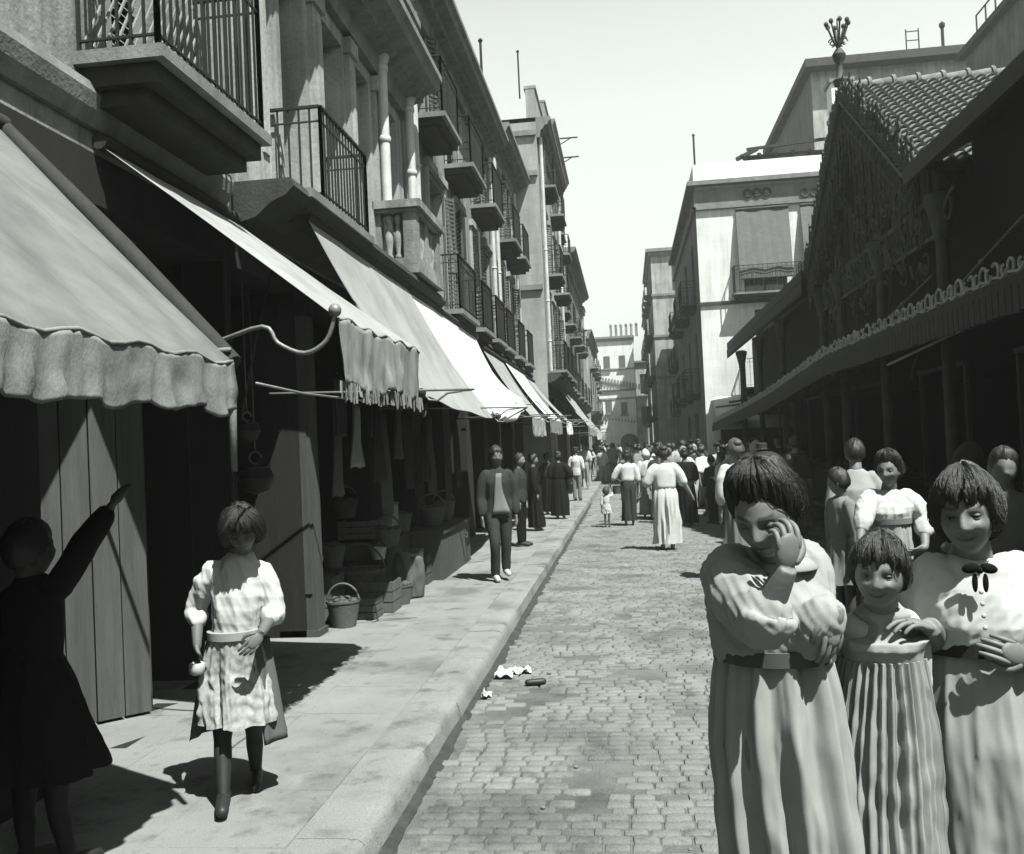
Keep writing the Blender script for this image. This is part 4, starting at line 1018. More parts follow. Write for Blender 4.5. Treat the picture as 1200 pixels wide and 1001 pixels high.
mb = MB(); mb.add([(MX-.3,-27,ZE),(MX-.3,-.5,ZE),(8,-.5,7),(8,-27,7),(12.2,-.5,ZE),(12.2,-27,ZE)], [(0,1,2,3),(3,2,4,5),(0,3,5),(1,4,2),(0,5,4,1)]); mk('roof', mb, 'tiles', t)
# ------------------------------------------------------------------ people
V3 = Vector
def sm(a, b, x):
    t = np.clip((x-a)/(b-a), 0, 1); return t*t*(3-2*t)
SMILE = [0.0]
def head_surface(az, el, child=0.0):
    """az 0 = forward, el elevation, arrays; returns local x(right) y(forward) z(up), metres for a .23 m head"""
    rx, ry, rz = .073+.004*child, .093, .115
    x = rx*np.cos(el)*np.sin(az); y = ry*np.cos(el)*np.cos(az); z = rz*np.sin(el)
    t = np.clip((-.02-z)/.095, 0, 1)
    x = x*(1-(.36-.10*child)*t**1.4); y = np.where(y < 0, y*(1-.40*t), y*(1-.06*t))
    y = np.where(y < 0, y*1.06, y)
    fr = sm(.0, .05, y)
    G = lambda x0, z0, sx, sz: np.exp(-((x-x0)/sx)**2-((z-z0)/sz)**2)
    d = np.zeros_like(x)
    nb = (.8 if child else 1.0)
    nose = np.clip((.020-z)/.052, 0, 1)*(z > -.040)*(1-sm(-.034, -.043, z)*0)
    d += nb*.024*nose*np.exp(-(x/(.0085+.007*nose))**2)*sm(-.044, -.034, z)
    d += nb*.004*(G(.012, -.032, .006, .007)+G(-.012, -.032, .006, .007))
    d -= .012*(G(.031, -.001, .017, .012)+G(-.031, -.001, .017, .012))
    d += .005*(G(.028, .020, .022, .008)+G(-.028, .020, .022, .008))
    d += .005*(G(.045, -.028, .018, .018)+G(-.045, -.028, .018, .018))+.004*child*(G(.038,-.045,.02,.02)+G(-.038,-.045,.02,.02))
    zz_ = z; z = z-SMILE[0]*.006*np.clip(np.abs(x)/.020, 0, 1.5)**2; G = lambda x0, z0, sx, sz: np.exp(-((x-x0)/sx)**2-((z-z0)/sz)**2)
    d += SMILE[0]*.006*(G(.040,-.040,.014,.012)+G(-.040,-.040,.014,.012))-SMILE[0]*.004*(G(.030,-.060,.006,.012)+G(-.030,-.060,.006,.012))
    d += .0065*G(0, -.058, .019+.005*SMILE[0], .005)+.0075*G(0, -.0695, .017, .005)-.003*G(0, -.0635, .022, .0022)
    d -= .004*G(0, -.081, .02, .006); d += .009*G(0, -.100, .020, .014)
    y = y+d*fr
    return x, y, zz_
def frame(fwd, up=(0,0,1)):
    f = V3(fwd).normalized(); u = V3(up); r = f.cross(u).normalized(); u = r.cross(f).normalized()
    return Matrix((r, f, u)).transposed()
def head_shell(mb, c, Fm, s, child, n=56, m=44):
    rings = []
    for i in range(m+1):
        el = -PI/2*.985+PI*.985*i/m
        az = np.array([2*PI*j/n for j in range(n)])
        x, y, z = head_surface(az, np.full(n, el), child)
        rings.append([c+Fm @ V3((x[j]*s, y[j]*s, z[j]*s)) for j in range(n)])
    mb.loft(rings)
    for sg in (-1, 1):
        mb.ellip(c+Fm @ V3((sg*.073*s, -.008*s, -.012*s)), (.009*s, .017*s, .030*s), 10, 8, Fm @ Matrix.Rotation(sg*.35, 3, 'Z'))
def hair_obj(P, style, c, Fm, s, mt, child, n=72, m=48, seed=0):
    rs = np.random.RandomState(seed); az0 = np.array([2*PI*j/n for j in range(n)]); rings = []
    a_ = np.minimum(az0, 2*PI-az0)          # 0 front .. pi back
    deg = np.degrees(a_)
    if style == 'updo':   hl = np.interp(deg, [0, 30, 55, 75, 95, 120, 180], [.62, .58, .42, .05, -.35, -.55, -.6]); top, side, bk = .036, .017, .030
    elif style == 'bob':  hl = np.interp(deg, [0, 30, 50, 62, 80, 120, 180], [.30, .28, .10, -.35, -.75, -.8, -.8]); top, side, bk = .020, .030, .028
    elif style == 'fringe': hl = np.interp(deg, [0, 30, 55, 70, 85, 110, 180], [.36, .34, .20, -.22, -.50, -.62, -.65]); top, side, bk = .024, .014, .020
    elif style == 'crop': hl = np.interp(deg, [0, 30, 55, 75, 95, 120, 180], [.36, .36, .25, -.05, -.4, -.55, -.55]); top, side, bk = .015, .007, .012
    elif style == 'short':hl = np.interp(deg, [0, 30, 55, 75, 95, 120, 180], [.60, .58, .45, .05, -.2, -.45, -.45]); top, side, bk = .010, .006, .008
    elif style == 'scarf':hl = np.interp(deg, [0, 30, 55, 70, 90, 120, 180], [.55, .5, .3, -.6, -.9, -1.0, -1.0]); top, side, bk = .020, .020, .035
    S_off = []
    for i in range(m+1):
        el = -PI/2*.98+PI*.985*i/m
        x, y, z = head_surface(az0, np.full(n, el), child)
        lump = .5*np.sin(az0*5+seed+3*el)+.5*np.sin(az0*9-seed*2+5*el)
        str_ = np.sin(az0*31+4*np.sin(el*3+seed))*.5+np.sin(az0*53+el*7+seed)*.5
        jag = (.09*np.sin(az0*9+seed+np.sin(az0*4))+.06*np.sin(az0*21+seed)+.05*np.sin(az0*41)) if style in ('bob', 'crop', 'fringe') else .05*np.sin(az0*7+seed)+.04*np.sin(az0*19+2*seed)+.03*np.sin(az0*37)
        mk_s = sm(-.07, .07, el-(hl+jag))
        rampw = .16 if style == 'bob' else (.22 if style in ('crop','scarf','fringe') else .55)
        th = np.interp(el, [-1.5, 0, .9, 1.57], [0, 0, 1, 1])*top+np.interp(el, [-1.5, 0, .9, 1.57], [1, 1, 0, 0])*np.where(deg > 110, bk, side)
        if style == 'scarf': lump = lump*.4; str_ = str_*0
        rmp = sm(0, rampw, el-(hl+jag)); rmp = np.where(deg > 75, np.maximum(rmp, (.22 if style == 'updo' else .45) if style != 'short' else .1), rmp)
        clump = np.sin(az0*11+seed+1.5*np.sin(az0*3)+el*1.5)*np.sin(az0*7-seed+el*2)
        off = -.010+mk_s*((.012 if style == 'updo' else .015)+th*rmp)+mk_s*(.007*lump+.0022*str_+.006*clump)*(.25+.75*rmp)
        S_off.append((off, hl+jag))
        k = off/np.maximum(np.sqrt(x*x+y*y+z*z), .02)
        rings.append([c+Fm @ V3((x[j]*s*(1+k[j]), y[j]*s*(1+k[j]), z[j]*s*(1+k[j]))) for j in range(n)])
    mb = MB(); mb.loft(rings)
    if style == 'updo' or style == 'bun':
        mb.ellip(c+Fm @ V3((0, -.080*s, .095*s)), (.055*s, .050*s, .045*s), 24, 18, Fm)
    if n > 40 and style != 'scarf':       # loose locks lying over the mass
        NS = 1200 if n > 90 else 90
        for q in range(NS):
            j0 = rs.uniform(0, n); hl0 = S_off[0][1][int(j0)%n]; e0 = hl0+(rs.uniform(-.02, .12) if q % 4 else rs.uniform(-.16, .0)); e1 = min(1.5, e0+rs.uniform(.5, 1.3)) if style != 'bob' else min(1.5, e0+rs.uniform(.6, 1.6))
            dj = rs.uniform(-.09, .09)*n*(.6 if style == 'bob' else 1); pts = []; lift = rs.uniform(.0005, .0055); cv = rs.uniform(-.035, .035)*n
            for k in range(9):
                t_ = k/8; e = e0+(e1-e0)*t_; jj = (j0+dj*t_+cv*math.sin(t_*PI))%n; ii = min(m, max(0, (e+PI/2*.98)/(PI*.985)*m)); i0 = int(ii); i1 = min(m, i0+1); fr = ii-i0; ja = int(jj)%n; jb = (ja+1)%n; fj = jj-int(jj)
                p = (rings[i0][ja]*(1-fj)+rings[i0][jb]*fj)*(1-fr)+(rings[i1][ja]*(1-fj)+rings[i1][jb]*fj)*fr
                pts.append(p+(p-c).normalized()*(lift*math.sin(PI*min(1, t_+.12)))*s*(1+(1.5 if q % 17 == 0 else 0)*math.sin(PI*t_)))
            mb.tube(pts, [(.0004+.0009*math.sin(PI*(.1+.8*k/8)))*s for k in range(9)], 5)
    return mk('headscarf' if style == 'scarf' else 'hair', mb, mt, P, True)
def hand(mb, w, d, nrm, side=1, curl=.5, s=1.0, spread=0.0, hi=True):
    w = V3(w); d = V3(d).normalized(); nrm = V3(nrm); nrm = (nrm-d*nrm.dot(d)).normalized(); a = d.cross(nrm)
    Rm = Matrix((a, d, nrm)).transposed()
    mb.ellip(w+d*.045*s, (.035*s, .050*s, .015*s), 14, 10, Rm)
    if not hi:
        mb.limb([w+d*.07*s, w+d*.12*s+nrm*.02*curl*s, w+d*.155*s+nrm*.05*curl*s], [.028*s, .024*s, .014*s], 8, 2)
        mb.limb([w+d*.03*s+a*side*.03*s, w+d*.075*s+a*side*.05*s], [.012*s, .009*s], 6, 2); return
    for i, (L_, r) in enumerate(((.070, .0078), (.079, .0080), (.073, .0077), (.057, .0068))):
        o = (1.5-i)*.0195*side
        p = w+(d*(.080-.004*abs(i-1.2))+a*o)*s; dr = (d+a*(spread*(1.5-i)*.12*side)).normalized(); pts = [p-dr*.015*s, p]; ang = 0
        c_ = curl*(1+.12*i)
        for q, f in enumerate((.45, .32, .23)):
            ang += c_*(.75, 1.0, .7)[q]
            p = p+(dr*math.cos(ang)+nrm*math.sin(ang))*L_*f*s; pts.append(p)
        mb.limb(pts, [r*s*1.05, r*s*1.1, r*s, r*s*.92, r*s*.75], 8, 3)
    b = w+(d*.022+a*side*.026)*s
    mb.limb([b, b+(d*.022+a*side*.020+nrm*.006)*s, b+(d*.047+a*side*.026+nrm*(.014+.012*curl))*s, b+(d*.068+a*side*(.024-.012*curl)+nrm*(.022+.018*curl))*s],
            [.013*s, .0112*s, .009*s, .0068*s], 9, 3)
def fold(P, amp, k=(30, 18, 8), seed=0, warp=1.2):
    rs = np.random.RandomState(seed); out = np.zeros(len(P))
    for i in range(5):
        kv = rs.normal(size=3)*np.array(k)*(.5+.35*i); ph = rs.uniform(0, 6.3)
        wv = np.sin(P @ (rs.normal(size=3)*6)+rs.uniform(0, 6))*warp
        sg = np.sin(P @ kv+ph+wv); out += (1-np.abs(sg)**.8*1.3 if i < 3 else sg*.5)/(1+.5*i)
    return out*amp
def displace(o, f):
    me = o.data; n = len(me.vertices); co = np.empty(n*3); me.vertices.foreach_get('co', co)
    nr = np.empty(n*3); me.vertex_normals.foreach_get('vector', nr)
    co = co.reshape(-1, 3); nr = nr.reshape(-1, 3); co = co+nr*f(co)[:, None]
    me.vertices.foreach_set('co', co.ravel()); me.update()
def ring(c, r, f, rx, ry, n=40, p=2.3, bust=0):
    out = []
    for j in range(n):
        t = 2*PI*j/n; cs, sn = math.cos(t), math.sin(t)
        x = rx*math.copysign(abs(cs)**(2/p), cs); y = ry*math.copysign(abs(sn)**(2/p), sn)
        if bust and sn > 0: y += bust*sn*(.75+.25*math.cos(2*(abs(cs)-.45)*PI))
        out.append(c+r*x+f*y)
    return out

def pose(x, y, h, face=(0,-1,0), z=0.0, step=0.0, armL='down', armR='down', lean=0.0, look=None, stride_side=1, girl=False, sw=.100):
    """joint positions of a standing / walking figure; face = direction it faces"""
    f = V3(face); f.z = 0; f.normalize(); r = f.cross(Z_); b = V3((x, y, z)); J = {'f': f, 'r': r, 'h': h, 'root': b}
    ln = f*lean*h
    J['pel'] = b+Z_*.53*h; J['waist'] = b+Z_*.62*h+ln*.25; J['chest'] = b+Z_*.735*h+ln*.6; J['neck'] = b+Z_*.835*h+ln*.95
    J['head'] = b+Z_*.93*h+ln*1.25+f*.012*h
    lf = V3(look) if look else f.copy(); J['look'] = lf; J['hup'] = (0,0,1)
    for s, k in ((1, 'R'), (-1, 'L')):
        J['sh'+k] = b+Z_*.805*h+ln*.9+r*s*sw*h
        J['hip'+k] = b+Z_*.51*h+r*s*.05*h
        st = step*s*stride_side
        J['knee'+k] = b+Z_*.285*h+r*s*.05*h+f*(.06*h if st > 0 else .02*h)*(abs(st) > 0)+f*st*.35*h
        J['ank'+k] = b+Z_*(.045+(0.03 if st < 0 else 0))*h+r*s*.048*h+f*st*.6*h
        am = armR if s > 0 else armL; S = J['sh'+k]; o = r*s
        if am == 'down':  e = V3(S)-Z_*.175*h+o*.03*h-f*.01*h; w = e-Z_*.14*h+f*.03*h+o*.0*h
        elif am == 'fwd': e = V3(S)-Z_*.165*h+o*.035*h-f*.02*h; w = e+f*.12*h+Z_*.01*h-o*.05*h
        elif am == 'hip': e = V3(S)-Z_*.14*h+o*.09*h-f*.05*h; w = e-Z_*.06*h-o*.10*h+f*.06*h
        elif am == 'up':  e = V3(S)+f*.10*h+o*.06*h+Z_*.02*h; w = e+Z_*.13*h+f*.03*h
        elif am == 'swing': e = V3(S)-Z_*.165*h+o*.03*h+f*.05*h; w = e-Z_*.11*h+f*.09*h
        elif am == 'back': e = V3(S)-Z_*.165*h+o*.03*h-f*.06*h; w = e-Z_*.13*h-f*.03*h
        elif am == 'out': e = V3(S)-Z_*.14*h+o*.07*h; w = e-Z_*.12*h+o*.07*h+f*.02*h
        J['el'+k] = e; J['wr'+k] = w
        J['hd'+k] = (w-e).normalized(); J['hn'+k] = -o if am in ('down','back','out','swing','hip') else (-Z_ if am == 'fwd' else f)
        J['curl'+k] = .35
    return J

def person(label, J, sex='f', age='a', hair='updo', hmt='hair_dark', skin='skin', top='cloth_white', bottom='cloth_mid', vox=.012, sleeve=.45,
           hem=None, waistz=None, pleat=14, pamp=.012, flare=1.0, belt=None, hat=None, hatmt='cloth_dark', stock=None, shoe='leather', apron=None,
           hi=False, group=None, cat='person', legs=None, scale_head=None, wide=1.0, seed=None, jacket=None, dress=False, basket=None, collar=None, hemc=None, sleeve_mt=None, gather=0, pinstripe=False, blouse_folds=1.0, hipc=None, hipr=None):
    h = J['h']; f, r = J['f'], J['r']; seed = seed if seed is not None else random.randint(0, 9999)
    child = 1.0 if age == 'c' else 0.0
    hs = (scale_head if scale_head else (.235 if age == 'a' else .21)*(.94 if sex == 'f' else 1.0)*min(1.05, h/1.6 if age == 'a' else 1))/.23
    t = thing('person', J['root'], label, cat, group)
    Fh = frame(J['look'], J['hup']); hc = V3(J['head']); W_ = wide*h/1.6
    sr = (J['shR']-J['shL']).normalized(); shw = (J['shR']-J['shL']).length/2
    # ---- body: one fused skin
    mb = MB(); head_shell(mb, hc, Fh, hs, child, *( (72, 60) if hi else (36, 26)))
    nb = V3(J['neck']); mb.limb([nb-Z_*.06*W_-f*.012, nb-f*.008, hc+Fh @ V3((0,-.022,-.075))*hs, hc+Fh @ V3((0,-.015,-.04))*hs], [.062*W_, .052*W_, .049*hs, .045*hs], 16, 4)
    ms = .5*(J['shR']+J['shL']); m2 = V3((.5*(ms.x+nb.x), .5*(ms.y+nb.y), ms.z)); ntop = V3((nb.x, nb.y, max(nb.z, ms.z+.022*h)+.010*h))
    fem = sex == 'f' and age == 'a'
    tor = [(J['pel']-Z_*.05*h, .135*W_ if sex != 'm' else .13*W_, .095*W_, 0), (J['pel'], .145*W_, .10*W_, 0), (J['waist'], .115*W_, .085*W_, 0), (J['chest'], .132*W_, .10*W_, .015 if fem else 0),
           (m2-Z_*.025*h, shw*.80, .084*W_, 0), (m2+Z_*.004*h, shw*.62, .070*W_, 0), (V3((nb.x, nb.y, max(nb.z, ms.z+.022*h))), .05*W_, .048*W_, 0)]
    def rings_of(T, n=40, infl=0.0):
        out = []
        for i, (c, a, b_, bu) in enumerate(T):
            q = i/(len(T)-1); rr = r.lerp(sr, q).normalized(); ff = Z_.cross(rr).normalized()
            if ff.dot(f) < 0: ff = -ff
            out.append(ring(V3(c), rr, ff, a+infl, b_+infl, n, 2.25, bu))
        return out
    mb.loft(rings_of(tor, 28))
    for k in 'RL':
        S, E, Wr = V3(J['sh'+k]), V3(J['el'+k]), V3(J['wr'+k])
        mb.limb([S.lerp(ms, .16).lerp(E, .08), S.lerp(E, .5), E, E.lerp(Wr, .35), Wr, Wr+V3(J['hd'+k])*.03*hs], [.034*W_, .040*W_, .035*W_, .036*W_, .0245*W_, .022*W_], 14, 4)
        if not hi: hand(mb, Wr, J['hd'+k], J['hn'+k], 1, J['curl'+k], hs*.92, hi=False)
        else:
            d = V3(J['hd'+k]).normalized(); nn = V3(J['hn'+k]); nn = (nn-d*nn.dot(d)).normalized(); a_ = d.cross(nn)
            mb.ellip(Wr+d*.045*hs, (.034*hs, .050*hs, .014*hs), 14, 10, Matrix((a_, d, nn)).transposed())
    show_legs = legs if legs is not None else (sex == 'm' or (hem is not None and hem > .16*h))
    if show_legs or hi is False:
        for k in 'RL':
            H, K, A = V3(J['hip'+k]), V3(J['knee'+k]), V3(J['ank'+k])
            mb.limb([H, H.lerp(K, .5), K, K.lerp(A, .3), A], [.075*W_, .064*W_, .046*W_, .047*W_, .030*W_], 14, 4)
            mb.limb([A-f*.02*h, A-Z_*.018*h+f*.03*h, A-Z_*.028*h+f*.085*h], [.028*W_, .030*W_, .024*W_], 10, 3)
    vv, ff_ = remesh(mb, vox, 1)
    mb2 = MB(); mb2.v = [tuple(p) for p in vv]; mb2.f = list(ff_); nbase = len(mb2.v)
    if hi:
        for k in 'RL': hand(mb2, J['wr'+k], J['hd'+k], J['hn'+k], J.get('thumb'+k, 1), J['curl'+k], hs*.95)
        lid = J.get('lid', .35)
        for sg in (-1, 1):
            lc = hc+Fh @ V3((sg*.031, .0685, .0))*hs; rings = []
            for i in range(9):      # upper lid: a thin shell over the eyeball
                e = (.42-.75*lid)+(1.25-(.42-.75*lid))*i/8
                rings.append([lc+Fh @ V3((.0135*math.cos(e)*math.sin(a_)*1.08, .0132*math.cos(e)*math.cos(a_), .0132*math.sin(e)))*hs for a_ in np.linspace(-1.6, 1.6, 17)])
            mb2.grid(rings, tuple(Fh @ V3((0,-.0012,0))))
            rings = [[lc+Fh @ V3((.0135*math.cos(e)*math.sin(a_)*1.05, .0130*math.cos(e)*math.cos(a_), .0130*math.sin(e)))*hs for a_ in np.linspace(-1.5, 1.5, 17)] for e in np.linspace(-1.25, -.42+.12*lid, 7)]
            mb2.grid(rings, tuple(Fh @ V3((0,-.0012,0))))
    body = mk('body', mb2, skin, t, True)
    A = np.array(mb2.v)-np.array(hc); Fi = np.array(Fh.transposed()); L = (A @ Fi.T)/hs
    x, y, z = L[:,0], L[:,1], L[:,2]; front = (y > .03)&(np.abs(x) < .07)&(z < .12)&(z > -.12)
    tone = np.ones(len(A))
    if hi or vox < .009:
        def dab(m_, v): tone[:] = np.where(front, tone*(1-m_*(1-v)), tone)
        ax = np.abs(x)
        dab(np.exp(-((z-.024-.10*(ax-.02)**1*0.3)/.0052)**2)*sm(.010, .016, ax)*(1-sm(.044, .052, ax)), .30)    # brows
        zs_ = z-SMILE[0]*.006*np.clip(ax/.020, 0, 1.5)**2; wl_ = .021+.006*SMILE[0]
        dab(np.exp(-(x/wl_)**4)*np.exp(-((zs_+.064)/.0075)**2), .60)                                     # lips
        dab(np.exp(-(x/(wl_+.002))**4)*np.exp(-((zs_+.0635)/.0018)**2), .22)
        lz = .0132*math.sin(.42-.75*J.get('lid', .35)); dab(np.exp(-((ax-.031)/.015)**4)*np.exp(-((z-lz)/.0022)**2), .15)      # lash line
        dab(np.exp(-((ax-.031)/.022)**4)*np.exp(-((z-.004)/.016)**2), .66)  # eye sockets darkened, their shade put into the skin tone
        dab(np.exp(-((ax-.009)/.004)**2-((z+.041)/.0035)**2), .35)
    if stock is not None and show_legs:
        tone = np.where(np.array(mb2.v)[:,2] < J['root'].z+.50*h, stock, tone)
    set_tone(body, tone)
    if hi:
        for sg in (-1, 1):
            c = hc+Fh @ V3((sg*.031, .0685, .0))*hs; me = MB(); me.ellip(c, (.0115*hs,)*3, 24, 18, Fh); e = mk('eye', me, 'eye', t, True)
            Q = (np.array(me.v)-np.array(c)) @ Fi.T/(.0115*hs); rr = np.hypot(Q[:,0]+.0, Q[:,2]+.1)
            set_tone(e, np.where((rr < .66)&(Q[:,1] > 0), .08, 1.0))
    # ---- hair, hat
    if hair == 'updo' or hair in ('bob','crop','short','scarf','fringe'):
        hair_obj(t, hair, hc, Fh, hs, hmt, child, *((96, 60) if hi else (32, 22)), seed=seed%97)
    if hat == 'cap':
        m = MB(); cc = hc+Fh @ V3((0,-.005,.062))*hs
        m.loft([[cc+Fh @ V3((a*math.cos(2*PI*j/24)*.090, a*math.sin(2*PI*j/24)*.104+.004, zz-.012))*hs for j in range(24)] for a, zz in ((.90,0),(.96,.012),(1.06,.030),(1.02,.048),(.7,.060),(.2,.063))])
        m.grid([[cc+Fh @ V3((.085*math.sin(a), .085*math.cos(a)+.005+e*.05, -.002-e*.012))*hs for a in np.linspace(-.9,.9,9)] for e in (0,.5,1)], (0,0,-.006))
        mk('cap', m, hatmt, t, True, 50)
    elif hat == 'brim':
        m = MB(); cc = hc+Fh @ V3((0,0,.055))*hs
        m.loft([[cc+Fh @ V3((a*math.cos(2*PI*j/24), a*1.12*math.sin(2*PI*j/24), zz))*hs for j in range(24)] for a, zz in ((.085,-.005),(.15,-.008),(.152,0),(.088,.008),(.084,.085),(.06,.10),(.01,.095))])
        mk('hat', m, hatmt, t, True, 50)
    # ---- upper garment
    wz = waistz if waistz is not None else J['root'].z+.61*h
    c0 = V3(J['waist']); wc = V3(J['pel']).lerp(J['waist'], 1.0)
    path = lambda zz: V3((np.interp(zz, [J['pel'].z, J['waist'].z, J['chest'].z, J['neck'].z], [J['pel'].x, J['waist'].x, J['chest'].x, J['neck'].x]),
                          np.interp(zz, [J['pel'].z, J['waist'].z, J['chest'].z, J['neck'].z], [J['pel'].y, J['waist'].y, J['chest'].y, J['neck'].y]), zz))
    wr_ = (.125 if fem else .118)*W_; wd_ = .095*W_
    mb = MB()
    if sex == 'f' or age == 'c':
        T = [(path(wz-.015), wr_+(.012 if fem else .001), wd_+(.010 if fem else .001), 0), (path(wz+.02), wr_+(.020 if fem else .004)*W_, wd_+(.022 if fem else .005)*W_, .004 if fem else 0), (path(wz+(ms.z-wz)*.35), (.150 if fem else .128)*W_, .112*W_, .026*W_ if fem else 0),
             (path(wz+(ms.z-wz)*.65), (.155 if fem else .142)*W_, .108*W_ if fem else .102*W_, .012*W_ if fem else 0), (m2-Z_*.020*h, shw*.92, .102*W_ if fem else .096*W_, 0), (m2+Z_*.008*h, shw*.72, .088*W_, 0), (m2.lerp(ntop,.6), .085*W_, .078*W_, 0), (ntop, .062*W_, .060*W_, 0)]
    else:
        bz = J['pel'].z-.06*h
        T = [(path(bz) if bz > J['pel'].z else V3((J['pel'].x, J['pel'].y, bz)), .152*W_, .11*W_, 0), (J['pel'], .150*W_, .11*W_, 0), (J['waist'], .138*W_, .102*W_, 0), (J['chest'], .158*W_, .118*W_, 0),
             (m2-Z_*.02*h, shw*.95, .098*W_, 0), (m2+Z_*.01*h, shw*.68, .080*W_, 0), (ntop, .062*W_, .06*W_, 0)]
    mb.loft(rings_of(T, 40))
    for k in 'RL':
        S, E, Wr = V3(J['sh'+k]), V3(J['el'+k]), V3(J['wr'+k]); puff = 1.25 if fem else 1.08
        pts = [S-(sr if k == 'R' else -sr)*.02*h-Z_*.002*h, S.lerp(E, .4), E]; rd = [.056*W_*puff, .060*W_*puff, .054*W_*puff]
        slv = J.get('sleeve'+k, sleeve)
        if slv > .02: pts += [E.lerp(Wr, slv*.6), E.lerp(Wr, slv)]; rd += [.052*W_*puff, .040*W_*puff]
        else: pts[-1] = S.lerp(E, .9)
        sb_ = MB() if sleeve_mt else mb
        sb_.limb(pts, rd, 16, 4); sb_.ellip(S.lerp(E, .06).lerp(ms, .06), (.050*W_,)*3, 14, 10)
        if slv > .02: sb_.ellip(E, (.051*W_*puff,)*3, 14, 10)
        if sleeve_mt:
            vv, ff_ = remesh(sb_, vox*1.15, 2); m = MB(); m.v = [tuple(p) for p in vv]; m.f = list(ff_); o = mk('sleeve', m, sleeve_mt, t, True)
            displace(o, lambda P: fold(P, .006, (34, 34, 9), seed+3))
    vv, ff_ = remesh(mb, vox*1.15, 2)
    m = MB(); m.v = [tuple(p) for p in vv]; m.f = list(ff_)
    jk = 'jacket' if jacket else ('shirt' if sex == 'm' else 'blouse')
    bl = mk(jk if not dress else 'bodice', m, jacket or top, t, True)
    am = (.0050 if hi else .004)*blouse_folds
    displace(bl, lambda P: fold(P, am, (34, 34, 9), seed) + (fold(P, am*.35, (80, 80, 40), seed+1)+fold(P, am*.35, (12, 12, 22), seed+2) if hi else 0))
    if jacket:      # open front showing the shirt
        P = []
        for i in range(9):
            q = i/8; zz = ms.z*(1-q)+(J['pel'].z-.03*h)*q; c = path(max(zz, J['pel'].z)); c.z = zz
            P.append([c+r*(w_*(.022+.050*q*q)*h/1.6*1.6+.012*math.sin(5*q))+f*(.128*W_+.004*math.sin(i)) for w_ in (-1,-.33,.33,1)])
        m = MB(); m.grid(P, tuple(-f*.004)); mk('shirt', m, top, t, True)
    # ---- lower garment
    if sex == 'm':
        mb = MB(); mb.loft([ring(V3(J['pel'])+Z_*dz*h, r, f, a*W_, b_*W_, 24) for dz, a, b_ in ((-.06,.13,.10),(-.02,.142,.108),(.05,.135,.10),(.09,.12,.09))])
        for k in 'RL':
            H, K, A = V3(J['hip'+k]), V3(J['knee'+k]), V3(J['ank'+k]); mb.limb([H, H.lerp(K,.5), K, K.lerp(A,.5), A.lerp(K, .06)], [.082*W_,.078*W_,.066*W_,.060*W_,.054*W_], 14, 4)
        vv, ff_ = remesh(mb, vox*1.2, 1); m = MB(); m.v = [tuple(p) for p in vv]; m.f = list(ff_); tr = mk('trousers', m, bottom, t, True)
        displace(tr, lambda P: fold(P, .004, (30, 30, 14), seed))
    else:
        hz = hem if hem is not None else J['root'].z+.05*h; hcn = V3(hemc) if hemc else (J['root']+f*.02*h); hcn.z = hz
        n = 200 if hi else 64; m_ = 46 if hi else 16; rs = np.random.RandomState(seed); ph = rs.uniform(0, 6.3, 6); rings = []
        cs_ = [math.cos(2*PI*j/n) for j in range(n)]; sn_ = [math.sin(2*PI*j/n) for j in range(n)]
        wc = path(wz); pel = V3(hipc) if hipc else V3(J['pel'])
        for i in range(m_+1):
            q = i/m_; zz = wz+(hz-wz)*q
            qh = (wz-pel.z)/(wz-hz) if wz-hz > 0 else .2
            if q < qh: c = wc.lerp(pel, q/qh)
            else: c = pel.lerp(hcn, (q-qh)/(1-qh))
            c = V3((c.x, c.y, zz))
            hr = hipr or .165*W_
            a = np.interp(q, [0, qh*.5, qh, 1], [wr_+.006, .5*(wr_+hr)*1.06, hr, hr*(1.0+.22*flare)]); b_ = np.interp(q, [0, qh, 1], [wd_+.008, hr*.80, hr*(.85+.25*flare)])
            rg = []
            for j in range(n):
                th = 2*PI*j/n; aa = pamp*min(1, .25+1.4*q)
                w1 = math.sin(pleat*th+ph[0]+1.2*math.sin(2*th+ph[1]+q*1.5)); w1 = (abs(w1)**.7)*math.copysign(1, w1)
                w2 = math.sin((pleat*.37//1+3)*th+ph[2]+2.0*q+.8*math.sin(3*th+ph[3]))
                w3 = math.sin(5*th+ph[4]+4*q)*math.sin(q*9+ph[5]+2*th)
                d = aa*(w1*.9+w2*1.1)+.35*pamp*w3
                if hi: d += .0012*math.sin(61*th+3*math.sin(7*q+th*2))
                n1 = noise.noise(V3((cs_[j]*1.9, sn_[j]*1.9, q*.9+seed))); n2 = noise.noise(V3((cs_[j]*4.6, sn_[j]*4.6, q*1.3+seed*2)))
                d = aa*(2.6*(.30-abs(n1)*1.9)+1.5*(.25-abs(n2)*1.6)*(1.15-.5*q)+.35*w1+.5*w2) if hi or m_ > 12 else d
                d += gather*pamp*w1*(1.1-.5*q)
                if hi: d += .010*noise.noise(V3((cs_[j]*3+q*5, sn_[j]*3-q*4, q*9+seed)))*min(1, 2*q)+.003*noise.noise(V3((cs_[j]*9, sn_[j]*9, q*22+seed)))
                rg.append(c+r*((a+d)*math.cos(th))+f*((b_+d)*math.sin(th)))
            if i in (m_,): rg = [p+Z_*(.006*math.sin(7*2*PI*j/n)) for j, p in enumerate(rg)]
            rings.append(rg)
        m = MB(); m.loft(rings, cap=True); sk_ = mk('skirt', m, bottom, t, True, 70)
        if pinstripe: set_tone(sk_, np.array([(.50 if (k % n) % 5 == 0 else 1.0) for k in range(len(m.v))]))
